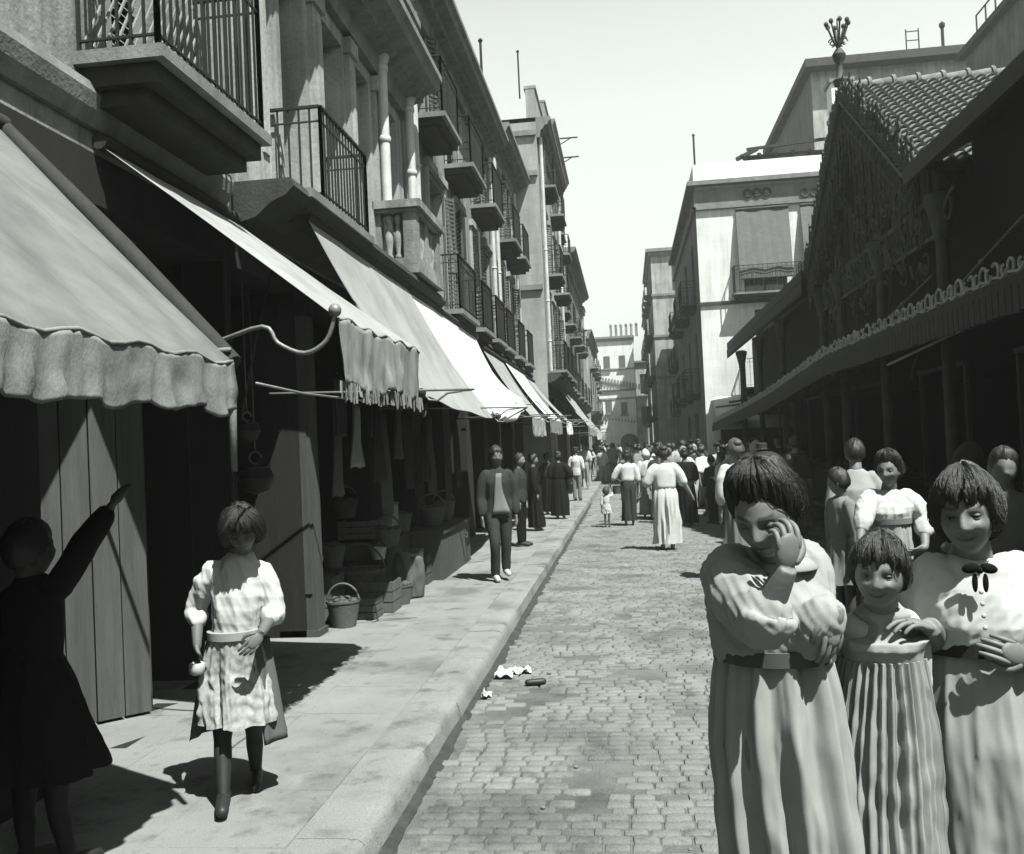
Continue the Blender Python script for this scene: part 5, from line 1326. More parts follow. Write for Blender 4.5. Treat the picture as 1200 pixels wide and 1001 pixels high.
        if apron:
            P = []
            for i in range(4, m_-(4 if hi else 2)):
                rg = rings[i]; P.append([rg[j%n]+(rg[j%n]-V3((sum(p.x for p in rg)/n, sum(p.y for p in rg)/n, rg[0].z))).normalized()*.008 for j in range(int(n*.08), int(n*.42)+1, 1)])
            m = MB(); m.grid(P, tuple(-f*.003)); mk('apron', m, apron, t, True)
    if belt:
        n = 48; c = path(wz); m = MB(); m.loft([[c+Z_*dz+r*((wr_+o)*math.cos(2*PI*j/n))+f*((wd_+o)*math.sin(2*PI*j/n)) for j in range(n)] for dz, o in ((-.020,.016),(-.018,.024),(.018,.026),(.020,.016))])
        mk('belt', m, belt, t, True, 50)
    if show_legs or sex == 'm':
        for k in 'RL':
            A = V3(J['ank'+k]); m = MB()
            m.limb([A-f*.030*h/1.6*1.6-Z_*.012*h, A-Z_*.016*h+f*.03*h, A-Z_*.026*h+f*.095*h], [.036*W_, .037*W_, .030*W_], 14, 4)
            m.box(*[0]*6) if False else None
            mk('shoe', m, shoe, t, True)
    if collar:
        m = MB(); n = 40; c = ms.lerp(nb, .75)+Z_*.012*h
        m.loft([[c+Z_*dz*1.0+r*(a*W_*math.cos(2*PI*j/n))+f*(b_*W_*math.sin(2*PI*j/n)) for j in range(n)] for dz, a, b_ in ((.0,.066,.062),(.012,.064,.062),(-.005,.098,.088),(-.022,.118,.098),(-.026,.116,.096))], cap=False)
        mk('collar', m, collar, t, True)
    return t
# ------------------------------------------------------------------ foreground people
def Jset(J, **kw):
    for k, v in kw.items(): J[k] = V3(v) if hasattr(v, '__len__') else v
    return J
def Jfix(J):
    for k in 'RL':
        if 'hd'+k+'_' not in J: pass
    return J
def P2(u, v, Y): return atY(u, v, Y)
cam_dir = lambda p: (CAMP-V3(p)).normalized()

# woman A : hand to her face
hA = P2(896, 602, 2.24)
J = pose(P2(912, 800, 2.34).x, 2.36, 1.58, (-.25,-1,0))
Jset(J, head=hA, look=(-.42,-.86,-.34), hup=(-.10,-.1,1), neck=P2(903,662,2.36), shR=P2(846,668,2.37), shL=P2(951,660,2.44),
     chest=P2(903,715,2.38), waist=P2(908,790,2.38), pel=P2(908,868,2.38),
     elR=P2(893,728,2.16), wrR=P2(921,668,2.11), hdR=P2(925,625,2.10)-P2(921,668,2.11), hnR=(-.35,.75,-.1), curlR=.62,
     elL=P2(932,748,2.34), wrL=P2(976,716,2.24), hdL=(-.08,-.12,-1), hnL=(-.5,.75,0), curlL=.30, thumbR=-1, thumbL=-1, lid=.95, sleeveL=.82)
pA = person('woman in a pale dress pressing a raised hand to her nose', J, vox=.0045, hi=True, hair='updo', hmt='hair_dark', top='cloth_pale', bottom='cloth_pale',
       waistz=P2(905,762,2.38).z, belt='cloth_mid', sleeve=.28, pleat=13, pamp=.018, gather=.5, flare=.35, hem=.09, hipc=P2(912,862,2.38), hipr=.158, hemc=(P2(940,1000,2.36).x+.02,2.38,0), seed=5, blouse_folds=1.5, scale_head=.207, wide=1.0, collar='cloth_pale')
# child B between the women
SMILE[0] = 1.0
hB = P2(1031, 671, 2.36)
J = pose(P2(1034, 800, 2.46).x, 2.46, 1.38, (-.3,-1,0), sw=.085)
Jset(J, head=hB, look=(-.36,-.93,-.04), hup=(.08,0,1), neck=P2(1034,716,2.43), shR=P2(1005,733,2.46), shL=P2(1060,730,2.48), chest=P2(1032,790,2.46), waist=P2(1030,850,2.46), pel=P2(1030,910,2.46),
     lid=.32, elL=P2(1068,792,2.50), wrL=P2(1068,828,2.40), hdL=(-.02,-.12,-1), hnL=(-.8,.5,0), curlL=.35, elR=P2(988,800,2.55), wrR=P2(985,850,2.52), hdR=(0,0,-1), thumbL=-1)
pB = person('smiling child with short fringe between the two women, in a finely gathered pinstriped smock', J, vox=.0045, hi=True, age='c', hair='crop', hmt='hair_mid', top='cloth_pale', bottom='cloth_pinstripe', pinstripe=True, gather=1.0, sleeve_mt='cloth_white',
       waistz=P2(1032,768,2.46).z, sleeve=.62, pleat=34, pamp=.0055, flare=.5, hem=.42, hemc=(P2(1030,1000,2.46).x,2.46,0), legs=True, stock=.3, hipr=.150, seed=12, scale_head=.172, wide=.92, blouse_folds=1.0)

# woman C with dark bow
hC = P2(1133, 603, 2.50)
J = pose(P2(1148, 800, 2.58).x, 2.58, 1.58, (-.35,-1,0), sw=.092)
SMILE[0] = .8
Jset(J, lid=.28, head=hC, look=(-.44,-.90,-.02), hup=(-.06,0,1), neck=P2(1138,660,2.57), shR=P2(1088,676,2.56), shL=P2(1194,676,2.64), chest=P2(1142,715,2.60), waist=P2(1142,775,2.60), pel=P2(1146,860,2.60),
     sleeveR=.05, elR=P2(1094,756,2.64), wrR=P2(1091,736,2.42), hdR=P2(1052,724,2.37)-P2(1091,736,2.42), hnR=(.1,.2,-.9), curlR=.35,
     elL=P2(1236,770,2.66), wrL=P2(1203,772,2.46), hdL=P2(1165,757,2.42)-P2(1203,772,2.46), hnL=(.1,.9,-.2), curlL=.40, thumbR=-1, thumbL=1)
pC = person('woman with bobbed fringe, white blouse and dark neck bow, at the right edge', J, vox=.0045, hi=True, hair='fringe', hmt='hair_mid', top='cloth_white', bottom='cloth_pale',
       waistz=P2(1142,752,2.60).z, belt='cloth_dark', sleeve=.12, pleat=7, pamp=.010, flare=.35, hem=.09, hipr=.185, hemc=(P2(1160,1000,2.6).x,2.60,0), seed=21, scale_head=.205, wide=1.08, blouse_folds=1.3)
mb = MB(); c = P2(1148, 668, 2.44)
Fr = frame((-.3,-1,0))
mb.ellip(c, (.009,.010,.010), 10, 8)
for sg in (-1, 1):
    mb.ellip(c+Fr @ V3((sg*.020,0,.004)), (.021,.008,.013), 12, 8, Fr @ Matrix.Rotation(sg*.2, 3, 'Y')); mb.ellip(c+Fr @ V3((sg*.012,.0,-.032)), (.007,.005,.024), 10, 8, Fr)
mk('bow', mb, 'cloth_black', pC, True)
SMILE[0] = 0.0
# buttons and placket down her blouse
mb = MB()
for q in range(4):
    pb = P2(1150+q*1.5, 694+q*14, 2.42); mb.ellip((pb.x, pb.y-.0+.0, pb.z), (.006,.004,.006), 10, 6)
mk('button', mb, 'enamel', pC, True)
# woman D behind, pale dress
r_ = P2(1042, 640, 6.3)
J = pose(r_.x, 6.3, 1.50, (-.35,-1,0), look=(-.5,-.85,-.05), armR='hip', armL='hip')
J['elR'] = P2(1012,605,6.2); J['wrR'] = P2(1008,632,6.1); J['hdR'] = V3((.3,-.2,-.9)); J['elL'] = P2(1082,608,6.3); J['wrL'] = P2(1084,640,6.15)
for k in ('head',): J[k] = P2(1041,551,6.25)
J['neck'] = P2(1041,577,6.3); J['shR'] = P2(1020,583,6.28); J['shL'] = P2(1064,583,6.32); J['chest'] = P2(1041,600,6.3)
person('woman in a pale dress with rolled sleeves standing behind the smiling child', J, vox=.006, hi=True, hair='updo', hmt='hair_dark', top='cloth_white', bottom='cloth_pale', waistz=P2(1041,610,6.3).z, belt='cloth_grey', sleeve=.5, pleat=12, wide=1.0, seed=31)
# child E with dark hair
J = pose(P2(986,600,7.6).x, 7.6, P2(986,553,7.6).z, (-.9,-.3,0), look=(-.8,.4,0), z=.02)
person('child with short dark hair in a grey smock, beside the shirtsleeved man', J, vox=.010, age='c', hair='crop', hmt='hair_dark', top='cloth_grey', bottom='cloth_grey', hem=.5, pleat=12, sleeve=.4, legs=True, stock=.3, seed=33)
J = pose(P2(1006,600,8.4).x, 8.4, 1.60, (.2,1,0), armR='fwd', armL='fwd', lean=.05)
person('shirtsleeved man with his back turned, standing in the shade of the market canopy', J, sex='m', vox=.012, hair='short', top='cloth_pale', bottom='cloth_mid', seed=34)
J = pose(P2(1106,600,6.9).x, 6.9, 1.55, (.8,.6,0), armR='out', armL='fwd', lean=.16)
J['wrR'] = P2(1108,640,6.6)
person('woman in a dotted white blouse bending over a stall in the canopy shade', J, vox=.012, hair='scarf', hmt='cloth_dark', top='cloth_white', bottom='cloth_dark', seed=35)
J = pose(P2(1172,600,5.6).x+.15, 5.9, 1.52, (-.3,-1,0))
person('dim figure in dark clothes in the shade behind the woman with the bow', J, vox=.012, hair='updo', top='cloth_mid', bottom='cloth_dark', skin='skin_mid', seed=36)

# girl walking on the pavement
zs = SWZ
GY = atZ(283,925,SWZ+.03).y; D4 = GY-4.60
J = pose(P2(280,800,GY).x, GY, 1.37, (.38,-1,0), z=zs, sw=.088)
ankA = atZ(262,930,SWZ+.075); ankB = atZ(300,903,SWZ+.06)
Jset(J, head=P2(283,620,4.50+D4), look=(.30,-.78,-.46), hup=(0,-.35,1), neck=P2(280,650,4.60+D4), shR=P2(247,668,4.56+D4), shL=P2(309,666,4.66+D4), chest=P2(278,700,4.6+D4), waist=P2(276,742,4.6+D4), pel=P2(276,785,4.62+D4),
     elR=P2(231,712,4.60+D4), wrR=P2(231,752,4.52+D4), hdR=(.05,-.1,-1), hnR=(.9,.3,0), elL=P2(322,716,4.64+D4), wrL=P2(306,742,4.44+D4), hdL=P2(285,768,4.38+D4)-P2(306,742,4.44+D4), hnL=(-.3,.9,.1), curlL=.35, thumbL=-1, thumbR=1,
     hipR=P2(262,800,4.6+D4), hipL=P2(296,800,4.64+D4), kneeR=P2(261,868,4.52+D4), kneeL=P2(298,860,4.74+D4), ankR=ankA, ankL=ankB)
pI = person('girl walking on the pavement with bowed head, white blouse and crumpled print apron', J, vox=.0055, hi=True, age='c', hair='bob', hmt='hair_dark', skin='skin_mid', top='cloth_white', bottom='cloth_print',
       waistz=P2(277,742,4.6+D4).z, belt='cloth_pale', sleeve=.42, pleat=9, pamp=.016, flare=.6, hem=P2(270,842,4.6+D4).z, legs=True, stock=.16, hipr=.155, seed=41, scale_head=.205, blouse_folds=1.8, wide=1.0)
mb = MB(); P = []      # dark outer skirt showing at her side and under the apron
for i in range(16):
    q = i/15; c = P2(277+4*q, 748+116*q,4.64+D4); rx = .140+.080*q
    P.append([c+V3(((rx+.012*math.sin(a*9+2*q))*math.cos(a), (rx*.85+.01*math.sin(a*9))*math.sin(a), 0)) for a in np.linspace(-.75, PI+.35, 50)])
mb.grid(P, (.002,.002,0)); mk('underskirt', mb, 'cloth_mid', pI, True)
mb = MB(); c = P2(231,783,4.48+D4); mb.lathe((c.x,c.y,c.z-.03), [(.02,0),(.035,.01),(.035,.05),(.028,.055),(.024,.01)], 12)
tag(mk('tin_cup', mb, 'enamel', smooth=True), 'small shiny tin cup hanging from the walking girl\'s hand', 'cup')

# dark figure at the left edge, arm stretched out
D5 = atZ(55,1008,SWZ+.05).y-3.72
J = pose(P2(45,800,3.72+D5).x, 3.72+D5, 1.36, (.3,1,0), z=zs, sw=.09)
Jset(J, head=P2(36,645,3.70+D5), look=(.5,.85,.1), neck=P2(36,678,3.7+D5), shR=P2(68,692,3.68+D5), shL=P2(12,697,3.74+D5), chest=P2(40,735,3.7+D5), waist=P2(42,775,3.7+D5), pel=P2(46,830,3.72+D5),
     elR=P2(98,640,3.75+D5), wrR=P2(126,600,3.82+D5), hdR=(.5,.1,.75), hnR=(.5,.2,-.7), lid=.5, kneeR=P2(68,950,3.70+D5), ankR=atZ(82,1006,SWZ+.07), kneeL=P2(28,950,3.8+D5), ankL=atZ(32,1000,SWZ+.07), hipR=P2(62,870,3.7+D5), hipL=P2(30,870,3.74+D5), curlR=.4)
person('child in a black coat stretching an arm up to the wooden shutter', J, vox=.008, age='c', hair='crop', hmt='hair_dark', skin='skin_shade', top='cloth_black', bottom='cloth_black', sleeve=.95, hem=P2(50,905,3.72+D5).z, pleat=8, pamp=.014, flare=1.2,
       legs=True, stock=.05, hipr=.185, seed=51, scale_head=.21)

# man in open jacket
JY = atZ(586,680,SWZ).y
J = pose(P2(584,600,JY).x, JY, P2(584,524,JY).z-zs, (.35,-1,0), z=zs, step=.06, armL='down', armR='down')
person('man in an open dark jacket over a pale shirt, wearing white rope-soled shoes', J, sex='m', vox=.011, hair='crop', skin='skin_mid', top='cloth_grey', jacket='cloth_dark', bottom='cloth_dark', sleeve=.9, shoe='shoe_pale', seed=61)

# ------------------------------------------------------------------ people in the road, middle distance
def at_ft(u, vfeet, z=0.0): return atZ(u, vfeet, z)
def mid(u, vf, vtop, label, face, z=0.0, **kw):
    g = at_ft(u, vf, z); top = atY(u, vtop, g.y).z; pk = {k: kw.pop(k) for k in list(kw) if k in ('step','armL','armR','lean','look','sw')}
    J = pose(g.x, g.y, top-z-kw.pop('dh', 0.0), face, z=z, **pk); kw.setdefault('vox', .012)
    return person(label, J, **kw), J
AWAY = (-.05, 1, 0)
t_, JP = mid(783, 645, 524, 'broad woman in white seen from behind, nearest walker in the mid road', AWAY, top='cloth_white', bottom='cloth_white', hair='updo', armL='out', armR='out', pleat=16, pamp=.022, flare=.5, vox=.011, wide=1.15, hem=.11, seed=71, sleeve=.1)
t_, JN = mid(738, 616, 529, 'woman in white blouse and narrow dark skirt leading a toddler by the hand', AWAY, top='cloth_white', bottom='cloth_dark', hair='updo', armL='out', armR='down', pleat=6, seed=72, flare=.0, hem=.10, sleeve=.3, sw=.105)
t_, JT = mid(712, 618, 573, 'toddler in a short white frock holding a woman\'s hand', AWAY, age='c', hair='crop', hmt='hair_mid', top='cloth_white', bottom='cloth_white', armR='up', hem=.28, legs=True, stock=.5, seed=73, scale_head=.175, vox=.011)
mid(806, 617, 527, 'woman wrapped in a black shawl and long black skirt beside the broad woman in white', (.1,1,0), top='cloth_black', bottom='cloth_black', hair='updo', armR='fwd', pleat=10, seed=74, sleeve=.9, flare=.9, wide=1.1)
mid(760, 607, 527, 'woman with a white headscarf walking behind the woman who leads the toddler', AWAY, top='cloth_white', bottom='cloth_pale', hair='scarf', hmt='cloth_white', seed=75)
mid(822, 597, 529, 'woman in a plain long white dress, standing left of the man in a dark waistcoat', (-.8,.5,0), top='cloth_white', bottom='cloth_white', hair='updo', seed=76, flare=.5, pleat=9)
t_, JR = mid(849, 615, 530, 'man in white shirtsleeves and grey trousers, left of the woman holding her nose', (-.7,.6,0), sex='m', top='cloth_white', bottom='cloth_grey', hair='short', armR='fwd', armL='fwd', seed=77)
mid(837, 614, 534, 'man in a dark waistcoat close behind the man in white shirtsleeves', (-.5,.8,0), sex='m', top='cloth_dark', bottom='cloth_dark', hair='short', seed=78)
mid(775, 610, 525, 'dark haired woman in a black shawl walking ahead of the broad woman in white', AWAY, top='cloth_dark', bottom='cloth_pale', hair='updo', seed=79)
mid(816, 590, 521, 'woman with a pale kerchief facing the camera in the crowd', (0,-1,0), top='cloth_pale', bottom='cloth_mid', hair='scarf', hmt='cloth_pale', seed=80)
mid(870, 680, 517, 'woman with light hair and white collar half hidden by the woman holding her nose', (-.3,1,0), top='cloth_white', bottom='cloth_grey', hair='updo', hmt='hair_fair', seed=81, vox=.010)
mid(899, 640, 522, 'person in dark hat behind the woman holding her nose', (-.3,1,0), sex='m', top='cloth_dark', bottom='cloth_dark', hair='short', hat='brim', seed=82)
mid(932, 650, 535, 'woman in white in the canopy shade behind the woman holding her nose', (-.6,.4,0), top='cloth_white', bottom='cloth_mid', hair='updo', seed=83)
mid(657, 608, 530, 'stout woman all in black on the pavement edge, seen from behind', (.1,1,0), z=SWZ, top='cloth_black', bottom='cloth_black', hair='updo', armR='hip', armL='fwd', pleat=12, flare=.8, wide=1.15, seed=84, sleeve=.9)
mid(644, 603, 531, 'woman in dark dress in the awning shade, left of the stout woman in black', (.3,1,0), z=SWZ, top='cloth_dark', bottom='cloth_black', hair='updo', seed=85, sleeve=.9)
mid(677, 587, 524, 'slim man in white shirt and pale trousers just beyond the stout woman in black', (.2,1,0), z=SWZ, sex='m', top='cloth_white', bottom='cloth_grey', hair='short', hat='cap', seed=86)
mid(628, 622, 533, 'dim figure standing in the deep awning shade beyond the man in the open jacket', (1,.2,0), z=SWZ, top='cloth_black', bottom='cloth_black', hair='updo', seed=87, sleeve=.9)
mid(612, 640, 532, 'dim man in dark clothes leaning by a shopfront in the awning shade', (1,-.2,0), z=SWZ, sex='m', top='cloth_dark', bottom='cloth_black', hair='short', seed=88, sleeve=.9)
mid(702, 551, 517, 'person in a white smock on the far pavement beneath the striped awning', (0,-1,0), z=SWZ, top='cloth_white', bottom='cloth_white', hair='updo', seed=89, vox=.018)
mid(708, 549, 518, 'smaller person in grey beside the one in the white smock on the far pavement', (0,-1,0), z=SWZ, top='cloth_grey', bottom='cloth_grey', hair='updo', seed=90, vox=.018)

# ------------------------------------------------------------------ the crowd further up the street
tops = ['cloth_white', 'cloth_white', 'cloth_white', 'cloth_white', 'cloth_white', 'cloth_pale', 'cloth_pale', 'cloth_grey', 'cloth_dark', 'cloth_black', 'cloth_dark']; bots = ['cloth_dark', 'cloth_black', 'cloth_mid', 'cloth_pale', 'cloth_grey', 'cloth_white', 'cloth_pale']
rc = random.Random(5); placed = []
Ys = [15.5,16.2,17,17.6,18.2,18.7,19.2,19.8,20.3,20.9,21.5,22.2,19,19.6,20.1,20.5,21.4,21,22,22.5,23.5,24,25,25.5,26,27,28,28.5,29.5,30,31,32,33,34,35,36,37,38,39,41,43,44,46,48,50,52,55,58,60,63,66,70,74,78]
for i, Y in enumerate(Ys):
    for att in range(30):
        if Y < 19: X = rc.uniform(1.5, 3.4)
        elif Y < 30: X = rc.uniform(.35, 3.4)
        else: X = rc.uniform(-1.9, 2.3)
        if all((X-a)**2+(Y-b)**2 > .55 for a, b in placed): break
    placed.append((X, Y)); sx = 'm' if rc.random() < .35 else 'f'; z = SWZ if X < KX else 0
    tp = rc.choice(tops); bt = rc.choice(bots); ht = rc.choice([None, None, 'cap', 'brim']) if sx == 'm' else None; hr = rc.choice(['updo','updo','updo','updo','scarf']) if sx == 'f' else 'short'
    J = pose(X, Y, rc.uniform(1.48, 1.66), (rc.uniform(-.7,.7), rc.choice([1,1,-1]), 0), z=z, armR=rc.choice(['down','fwd','hip','swing','out']), armL=rc.choice(['down','fwd','back','hip']), lean=rc.uniform(0,.07), step=rc.uniform(0,.14), stride_side=rc.choice([-1,1]), look=(rc.uniform(-1,1), rc.choice([1,1,-1]), rc.uniform(-.3,.1)))
    person('one of the many small distant people crowding the road', J, sex=sx, vox=.02 if Y < 30 else .028, hair=hr, hmt=(rc.choice(['cloth_pale','cloth_dark','cloth_grey']) if hr == 'scarf' else 'hair_dark'), top=tp, bottom=bt, hat=ht, hatmt='cloth_black', group='distant crowd in the road', seed=200+i, sleeve=rc.choice([.1,.5,.9]), wide=rc.uniform(.92,1.2), flare=rc.uniform(0,1), pamp=rc.uniform(.01,.03), hem=None if rc.random() < .7 else .2)

def crowd_basket(u, vf, r, h, z, label, mt='basket'):
    g = atZ(u, vf, 0); basket_q.append((g.x, g.y, z, r, h, label, mt))
basket_q = []
crowd_basket(800, 612, .20, .22, .62, 'wicker basket carried at the hip of the woman in the black shawl')
crowd_basket(724, 612, .13, .16, .60, 'small basket on the arm of the woman leading the toddler')
# ------------------------------------------------------------------ left shopfront furniture and goods
t = thing('wooden_shutter', (-3.3, 5.3, SWZ), 'tall weathered wooden shutter leaf standing open at the left edge', 'shutter')
a = V3((-3.02, 5.50, 0)); b = V3((-3.75, 4.78, 0)); d = (b-a).normalized(); n_ = V3((d.y, -d.x, 0))
if n_.y > 0: n_ = -n_
def slab(mb, s0, s1, z0, z1, o0, o1):
    pts = [a+d*s0+n_*o0, a+d*s1+n_*o0, a+d*s1+n_*o1, a+d*s0+n_*o1]
    mb.add([p+Z_*z0 for p in pts]+[p+Z_*z1 for p in pts], [(0,3,2,1),(4,5,6,7),(0,1,5,4),(1,2,6,5),(2,3,7,6),(3,0,4,7)])
mb = MB(); s = 0
while s < 1.0: slab(mb, s+.004, s+.156, SWZ+.02, 2.15, 0, .035+random.uniform(-.004,.004)); s += .16
mk('boards', mb, 'wood_pale', t)
mb = MB(); slab(mb, 0, .98, .45, .58, -.03, -.002); slab(mb, 0, .98, 1.7, 1.83, -.03, -.002); mk('rail', mb, 'wood_pale', t)
mb = MB(); mb.box(-3.14, -3.06, 5.50, 5.60, SWZ, 3.2); tag(mk('door_post', mb, 'wood'), 'dark timber door post beside the open wooden shutter', 'post')
t = thing('shop_pillar', (-2.95, 7.82, SWZ), 'dark boarded pillar between the second and third shop, beside the heaped goods', 'pillar')
mb = MB(); mb.box(-3.02, -2.712, 7.74, 7.95, SWZ+.06, 2.9); mk('boards', mb, 'wood', t)
mb = MB(); mb.box(-3.04, -2.69, 7.72, 7.97, SWZ, SWZ+.058); mb.box(-2.99,-2.74,7.725,7.738,.5,2.6); mk('moulding', mb, 'wood', t)
def basket(x, y, z, r, h, label, mt='basket', handle=True, fill=None):
    t = thing('basket', (x,y,z), label, 'basket'); mb = MB()
    mb.lathe((x,y,z), [(r*.72,0),(r*.8,h*.3),(r*.95,h*.8),(r,h),(r*1.04,h*1.0),(r*1.04,h*1.08),(r*.96,h*1.08),(r*.9,h*.85),(r*.7,h*.2)], 24); mk('wicker', mb, mt, t, True, 40)
    if handle: mb = MB(); mb.tube([(x+r*math.cos(q), y, z+h+r*1.1*math.sin(q)) for q in np.linspace(0, PI, 14)], .011, 6); mk('handle', mb, mt, t, True)
    if fill:
        mb = MB()
        for i in range(22): q = random.uniform(0, 6.3); rr = r*.75*math.sqrt(random.random()); mb.ellip((x+rr*math.cos(q), y+rr*math.sin(q), z+h*.95+random.uniform(0,.03)), (.04,.04,.035), 8, 6)
        mk('filling', mb, fill, t, True)
def crate(x, y, z, w, d_, h, label, mt='crate', rz=0):
    t = thing('crate', (x,y,z), label, 'crate'); mb = MB(); k = 3; sl = h/k
    for i in range(k):
        z0 = z+i*sl+.006; z1 = z+(i+1)*sl-.006
        mb.box(x-w/2,x+w/2,y-d_/2,y-d_/2+.012,z0,z1); mb.box(x-w/2,x+w/2,y+d_/2-.012,y+d_/2,z0,z1); mb.box(x-w/2,x-w/2+.012,y-d_/2+.013,y+d_/2-.013,z0,z1); mb.box(x+w/2-.012,x+w/2,y-d_/2+.013,y+d_/2-.013,z0,z1)
    for sx in (-1,1):
        for sy in (-1,1): mb.box(x+sx*(w/2-.035)-.015,x+sx*(w/2-.035)+.015,y+sy*(d_/2-.028)-.014,y+sy*(d_/2-.028)+.014,z,z+h)
    mb.box(x-w/2+.013,x+w/2-.013,y-d_/2+.013,y+d_/2-.013,z+.004,z+.016); mk('slats', mb, mt, t)
G = lambda u, v: atZ(u, v, SWZ)
def pot(x, y, z, r, h, label, mt='enamel'):
    t = thing('pail', (x,y,z), label, 'pail'); mb = MB(); mb.lathe((x,y,z), [(r*.7,0),(r*.95,h*.9),(r*1.02,h),(r*1.05,h*1.03),(r*.98,h*1.03),(r*.9,h*.85),(r*.66,.02)], 20); mk('pail_body', mb, mt, t, True, 40)
    mb = MB(); mb.tube([(x+r*math.cos(q), y, z+h*.95+r*.7*math.sin(q)) for q in np.linspace(0, PI, 12)], .006, 6); mk('handle', mb, 'iron', t, True)
x0 = -2.75
for a_ in basket_q: basket(*a_[:5], a_[5], a_[6])
basket(-2.45, 12.6, SWZ, .22, .34, 'round basket beside the low boarded counter', fill='produce')
basket(-2.62, 8.2, SWZ, .15, .22, 'small round basket nearest the boarded pillar', fill='produce')
pot(-2.62, 9.45, SWZ+.45, .09, .12, 'pale enamel pail standing high in the heap of goods')
crate(-3.05, 8.55, SWZ, .55, .4, .42, 'slatted crate at the bottom left of the heaped goods, under the small pale pail')
pot(-3.0, 8.5, SWZ+.44, .11, .16, 'small pale pail standing on the slatted crate beside the pillar')
basket(-2.75, 9.2, SWZ, .26, .36, 'wide wicker basket full of round goods in the middle of the heap', fill='produce')
crate(-2.50, 9.0, SWZ, .36, .34, .30, 'low crate at the front edge of the pavement goods', 'crate')
crate(-2.95, 9.8, SWZ, .6, .45, .62, 'tall dark crate stack behind the wide wicker basket', 'wood')
crate(-2.9, 9.8, SWZ+.64, .42, .34, .2, 'shallow pale tray balanced on the tall dark crate', 'crate')
basket(-3.2, 9.2, SWZ+.0, .2, .6, 'tall narrow basket beside the boarded pillar', handle=False, fill='produce')
t = thing('box', (-2.45,10.25,SWZ), 'upright pale box at the edge of the awning shadow', 'box'); mb = MB(); mb.box(-2.58,-2.36,10.15,10.4,SWZ,SWZ+.42); mk('carton', mb, 'canvas_mid', t); mb = MB(); mb.box(-2.59,-2.35,10.14,10.41,SWZ+.422,SWZ+.45); mk('lid', mb, 'crate', t)
t = thing('box', (-2.62,10.5,SWZ+.5), 'square pale box higher up behind the upright one', 'box'); mb = MB(); mb.box(-2.95,-2.68,10.3,10.6,SWZ+.62,SWZ+.95); mk('carton', mb, 'canvas_mid', t); mb = MB(); mb.box(-2.96,-2.67,10.29,10.61,SWZ+.952,SWZ+.98); mk('lid', mb, 'crate', t)
crate(-2.85, 10.5, SWZ, .5, .5, .6, 'dark crate carrying the square pale box', 'wood')
for a_ in ((-2.95,8.95,.44,.13,.2,'shallow wicker bowl stacked on top of the goods, nearest the pillar'),(-2.6,9.75,.5,.15,.22,'wicker basket perched above the slumped sacks'),
           (-3.1,9.9,.86,.15,.18,'little basket on top of the highest crate'),(-2.38,9.35,0,.13,.18,'low round basket in front of the wide wicker one'),(-2.75,10.9,.6,.16,.2,'basket standing on the near end of the boarded counter'),(-2.5,11.6,.6,.17,.22,'basket in the middle of the boarded counter'),(-2.5,12.4,.6,.15,.24,'basket at the far end of the boarded counter')):
    basket(a_[0], a_[1], SWZ+a_[2], a_[3], a_[4], a_[5], handle=random.random() < .5, fill='produce')
crate(-2.55, 8.62, SWZ, .3, .26, .2, 'small shallow crate in front of the slatted one', 'crate')
crate(-2.52, 10.75, SWZ, .3, .3, .35, 'narrow crate beside the upright pale box', 'wood')
# sack leaning forward
t = thing('sack', (-2.42, 9.62, SWZ), 'limp dark sacks slumped at the edge of the goods', 'sack'); mb = MB()
for i, (dx, dy, hh) in enumerate(((0,0,.5),(.1,.12,.42),(-.1,.05,.55))):
    mb.loft([ring(V3((-2.45+dx+.05*q, 9.62+dy, SWZ+hh*q)), V3((1,0,0)), V3((0,1,0)), (.12+.03*math.sin(q*3))*(1-.45*q), (.09)*(1-.4*q), 18) for q in np.linspace(0,1,8)])
vv, ff_ = remesh(mb, .014, 1); m = MB(); m.v = [tuple(p) for p in vv]; m.f = list(ff_); o = mk('cloth', m, 'cloth_mid', t, True); displace(o, lambda P: fold(P, .012, (20,20,8), 4))
# hanging garments and strings of goods under the awnings
for i, (y, z, L_, mt, lab) in enumerate(((8.3,2.2,.9,'cloth_mid','long dark garment hanging from the shopfront beside the boarded pillar'),(8.75,2.15,.6,'cloth_pale','striped pale scarf hanging in the shop shade'),
        (9.3,2.2,.8,'cloth_dark','dark skirt hanging over the wicker baskets'),(10.0,2.1,1.1,'cloth_mid','grey length of cloth hanging beyond the dark skirt'),(10.8,2.15,.9,'cloth_dark','dark coat hanging near the man in the open jacket'),
        (8.05,2.35,.5,'cloth_dark','short dark garment hanging highest beside the boarded pillar'),(9.65,2.3,.45,'cloth_pale','short pale garment hanging between the dark skirt and the grey cloth'),(10.4,2.3,.7,'cloth_mid','grey coat hanging between two longer cloths'),(11.5,2.2,.9,'cloth_dark','dark trousers hanging over the boarded counter'),(12.4,2.1,1.0,'cloth_mid','cloth hanging just beyond the man in the open jacket'),(14.0,2.1,1.0,'cloth_dark','dark cloth hanging under the bright white awning'))):
    x = -2.66+.06*(i % 3); P = []
    for k in range(14):
        q = k/13; P.append([V3((x+.02*math.sin(r*9+q*3+i), y+(r-.5)*(.16+.22*q), z-L_*q+.01*math.sin(r*7))) for r in np.linspace(0,1,16)])
    mb = MB(); mb.grid(P, (.02,0,0)); t = thing('hanging_cloth', (x,y,z), lab, 'cloth'); mk('cloth', mb, mt, t, True)
    mb = MB(); mb.tube([(x+.02,y-.1,z+.0),(x,y,z+.08),(x+.02,y+.1,z+.0)], .006, 5); mb.tube([(x,y,z+.08),(x,y,3.0)], .003, 4); mk('hanger', mb, 'iron', t, True)
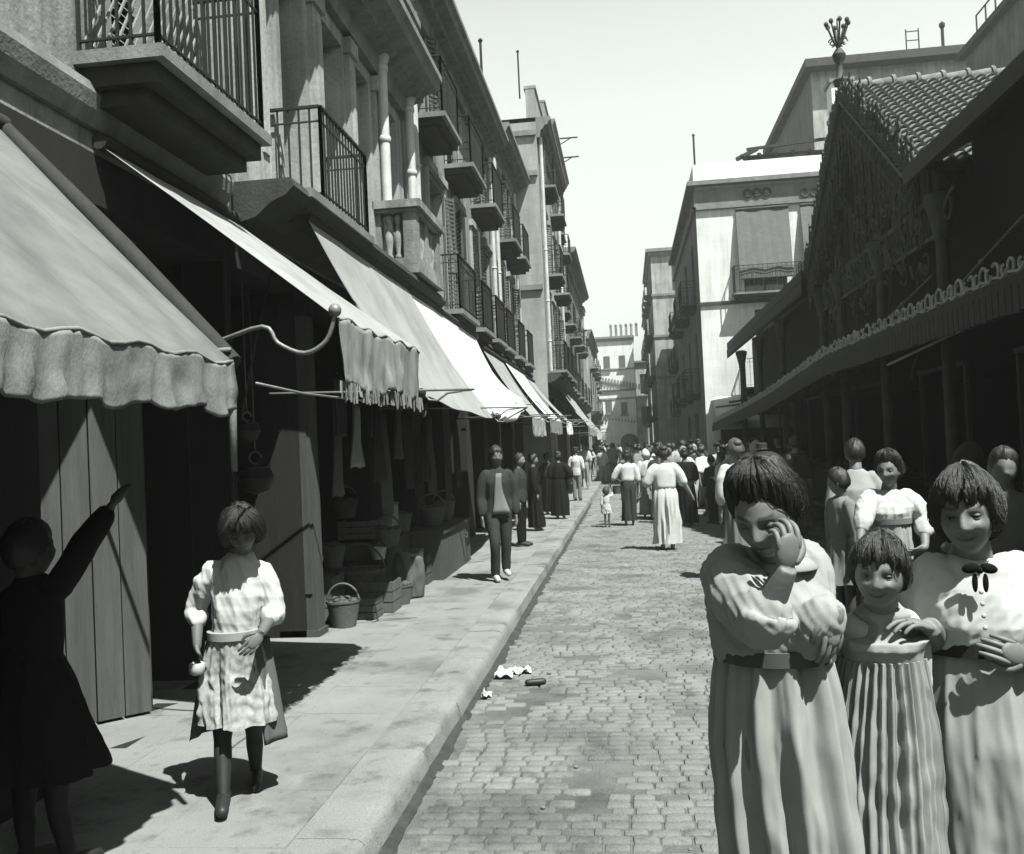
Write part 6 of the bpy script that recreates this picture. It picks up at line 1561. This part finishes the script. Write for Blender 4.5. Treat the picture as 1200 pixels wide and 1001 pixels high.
# hooks with pots hung above the girl
for i, (u, v, Y, r) in enumerate(((290,505,6.2,.09),(300,560,6.4,.13))):
    p = atY(u, v, Y); t = thing('hanging_pot', p, ['small black pot hanging by a curled hook under the fringed awning','larger black pot hanging above the walking girl'][i], 'pot')
    mb = MB(); mb.lathe(p, [(.01,-r*.9),(r*.7,-r*.7),(r,0),(r*.8,r*.5),(r*.85,r*.6),(r*.7,r*.55),(r*.7,-r*.4)], 18); mk('pot_body', mb, 'iron', t, True, 40)
    mb = MB(); mb.torus_arc(p+Z_*r*1.1, r*.35, .008, 0, 5.2, (1,0,0), (0,0,1)); mb.tube([p+Z_*r*1.4, p+Z_*(2.9-p.z)], .004, 5); mk('hook', mb, 'iron_light', t, True)
# low counter of the third shop
t = thing('shop_counter', (-2.9, 12.2, SWZ), 'low dark boarded counter along the shop behind the man in the open jacket', 'counter'); mb = MB(); mb.box(-2.78,-2.25,10.95,12.9,SWZ,SWZ+.55); mk('boards', mb, 'wood', t); mb = MB(); mb.box(-2.8,-2.22,10.93,12.92,SWZ+.552,SWZ+.59); mk('top', mb, 'wood', t)
# ------------------------------------------------------------------ litter by the kerb
def litter(u, v, sx, sy, label, seed, mt='paper'):
    p = atZ(u, v, .02); P = []
    for i in range(9):
        P.append([V3((p.x+(i/8-.5)*sx, p.y+(j/6-.5)*sy, .02+.05*abs(noise.noise(V3((i*.45+seed, j*.5, seed))))+.012*math.sin(i*1.3+j+seed))) for j in range(7)])
    mb = MB(); mb.grid(P, (0,0,-.002)); tag(mk('crumpled_paper', mb, mt, smooth=True, sharp=35), label, 'paper')
litter(592, 789, .13, .20, 'crumpled white paper lying against the kerb', 1); litter(612, 787, .16, .12, 'flatter torn paper beside the crumpled one, farther from the kerb', 7)
litter(571, 815, .07, .07, 'tiny paper scrap in the gutter, nearest of the litter', 13)
p = atZ(628, 800, .03); mb = MB(); mb.limb([p+V3((-.06,0,0)), p+V3((.05,.03,0))], [.022,.024], 10, 3); tag(mk('dark_bottle_stub', mb, 'leather', smooth=True), 'small dark cylindrical scrap lying next to the papers', 'scrap')
for q in range(26):
    x = random.uniform(-1.0, 1.6); y = random.uniform(2.6, 9); mb = MB(); r = random.uniform(.006,.016); mb.ellip((x,y,.012+r*.5), (r*1.3,r,r*.7), 7, 5)
    tag(mk('pebble', mb, 'cobble', smooth=True), 'small pebble lying loose on the setts', 'pebble', 'loose pebbles on the road')
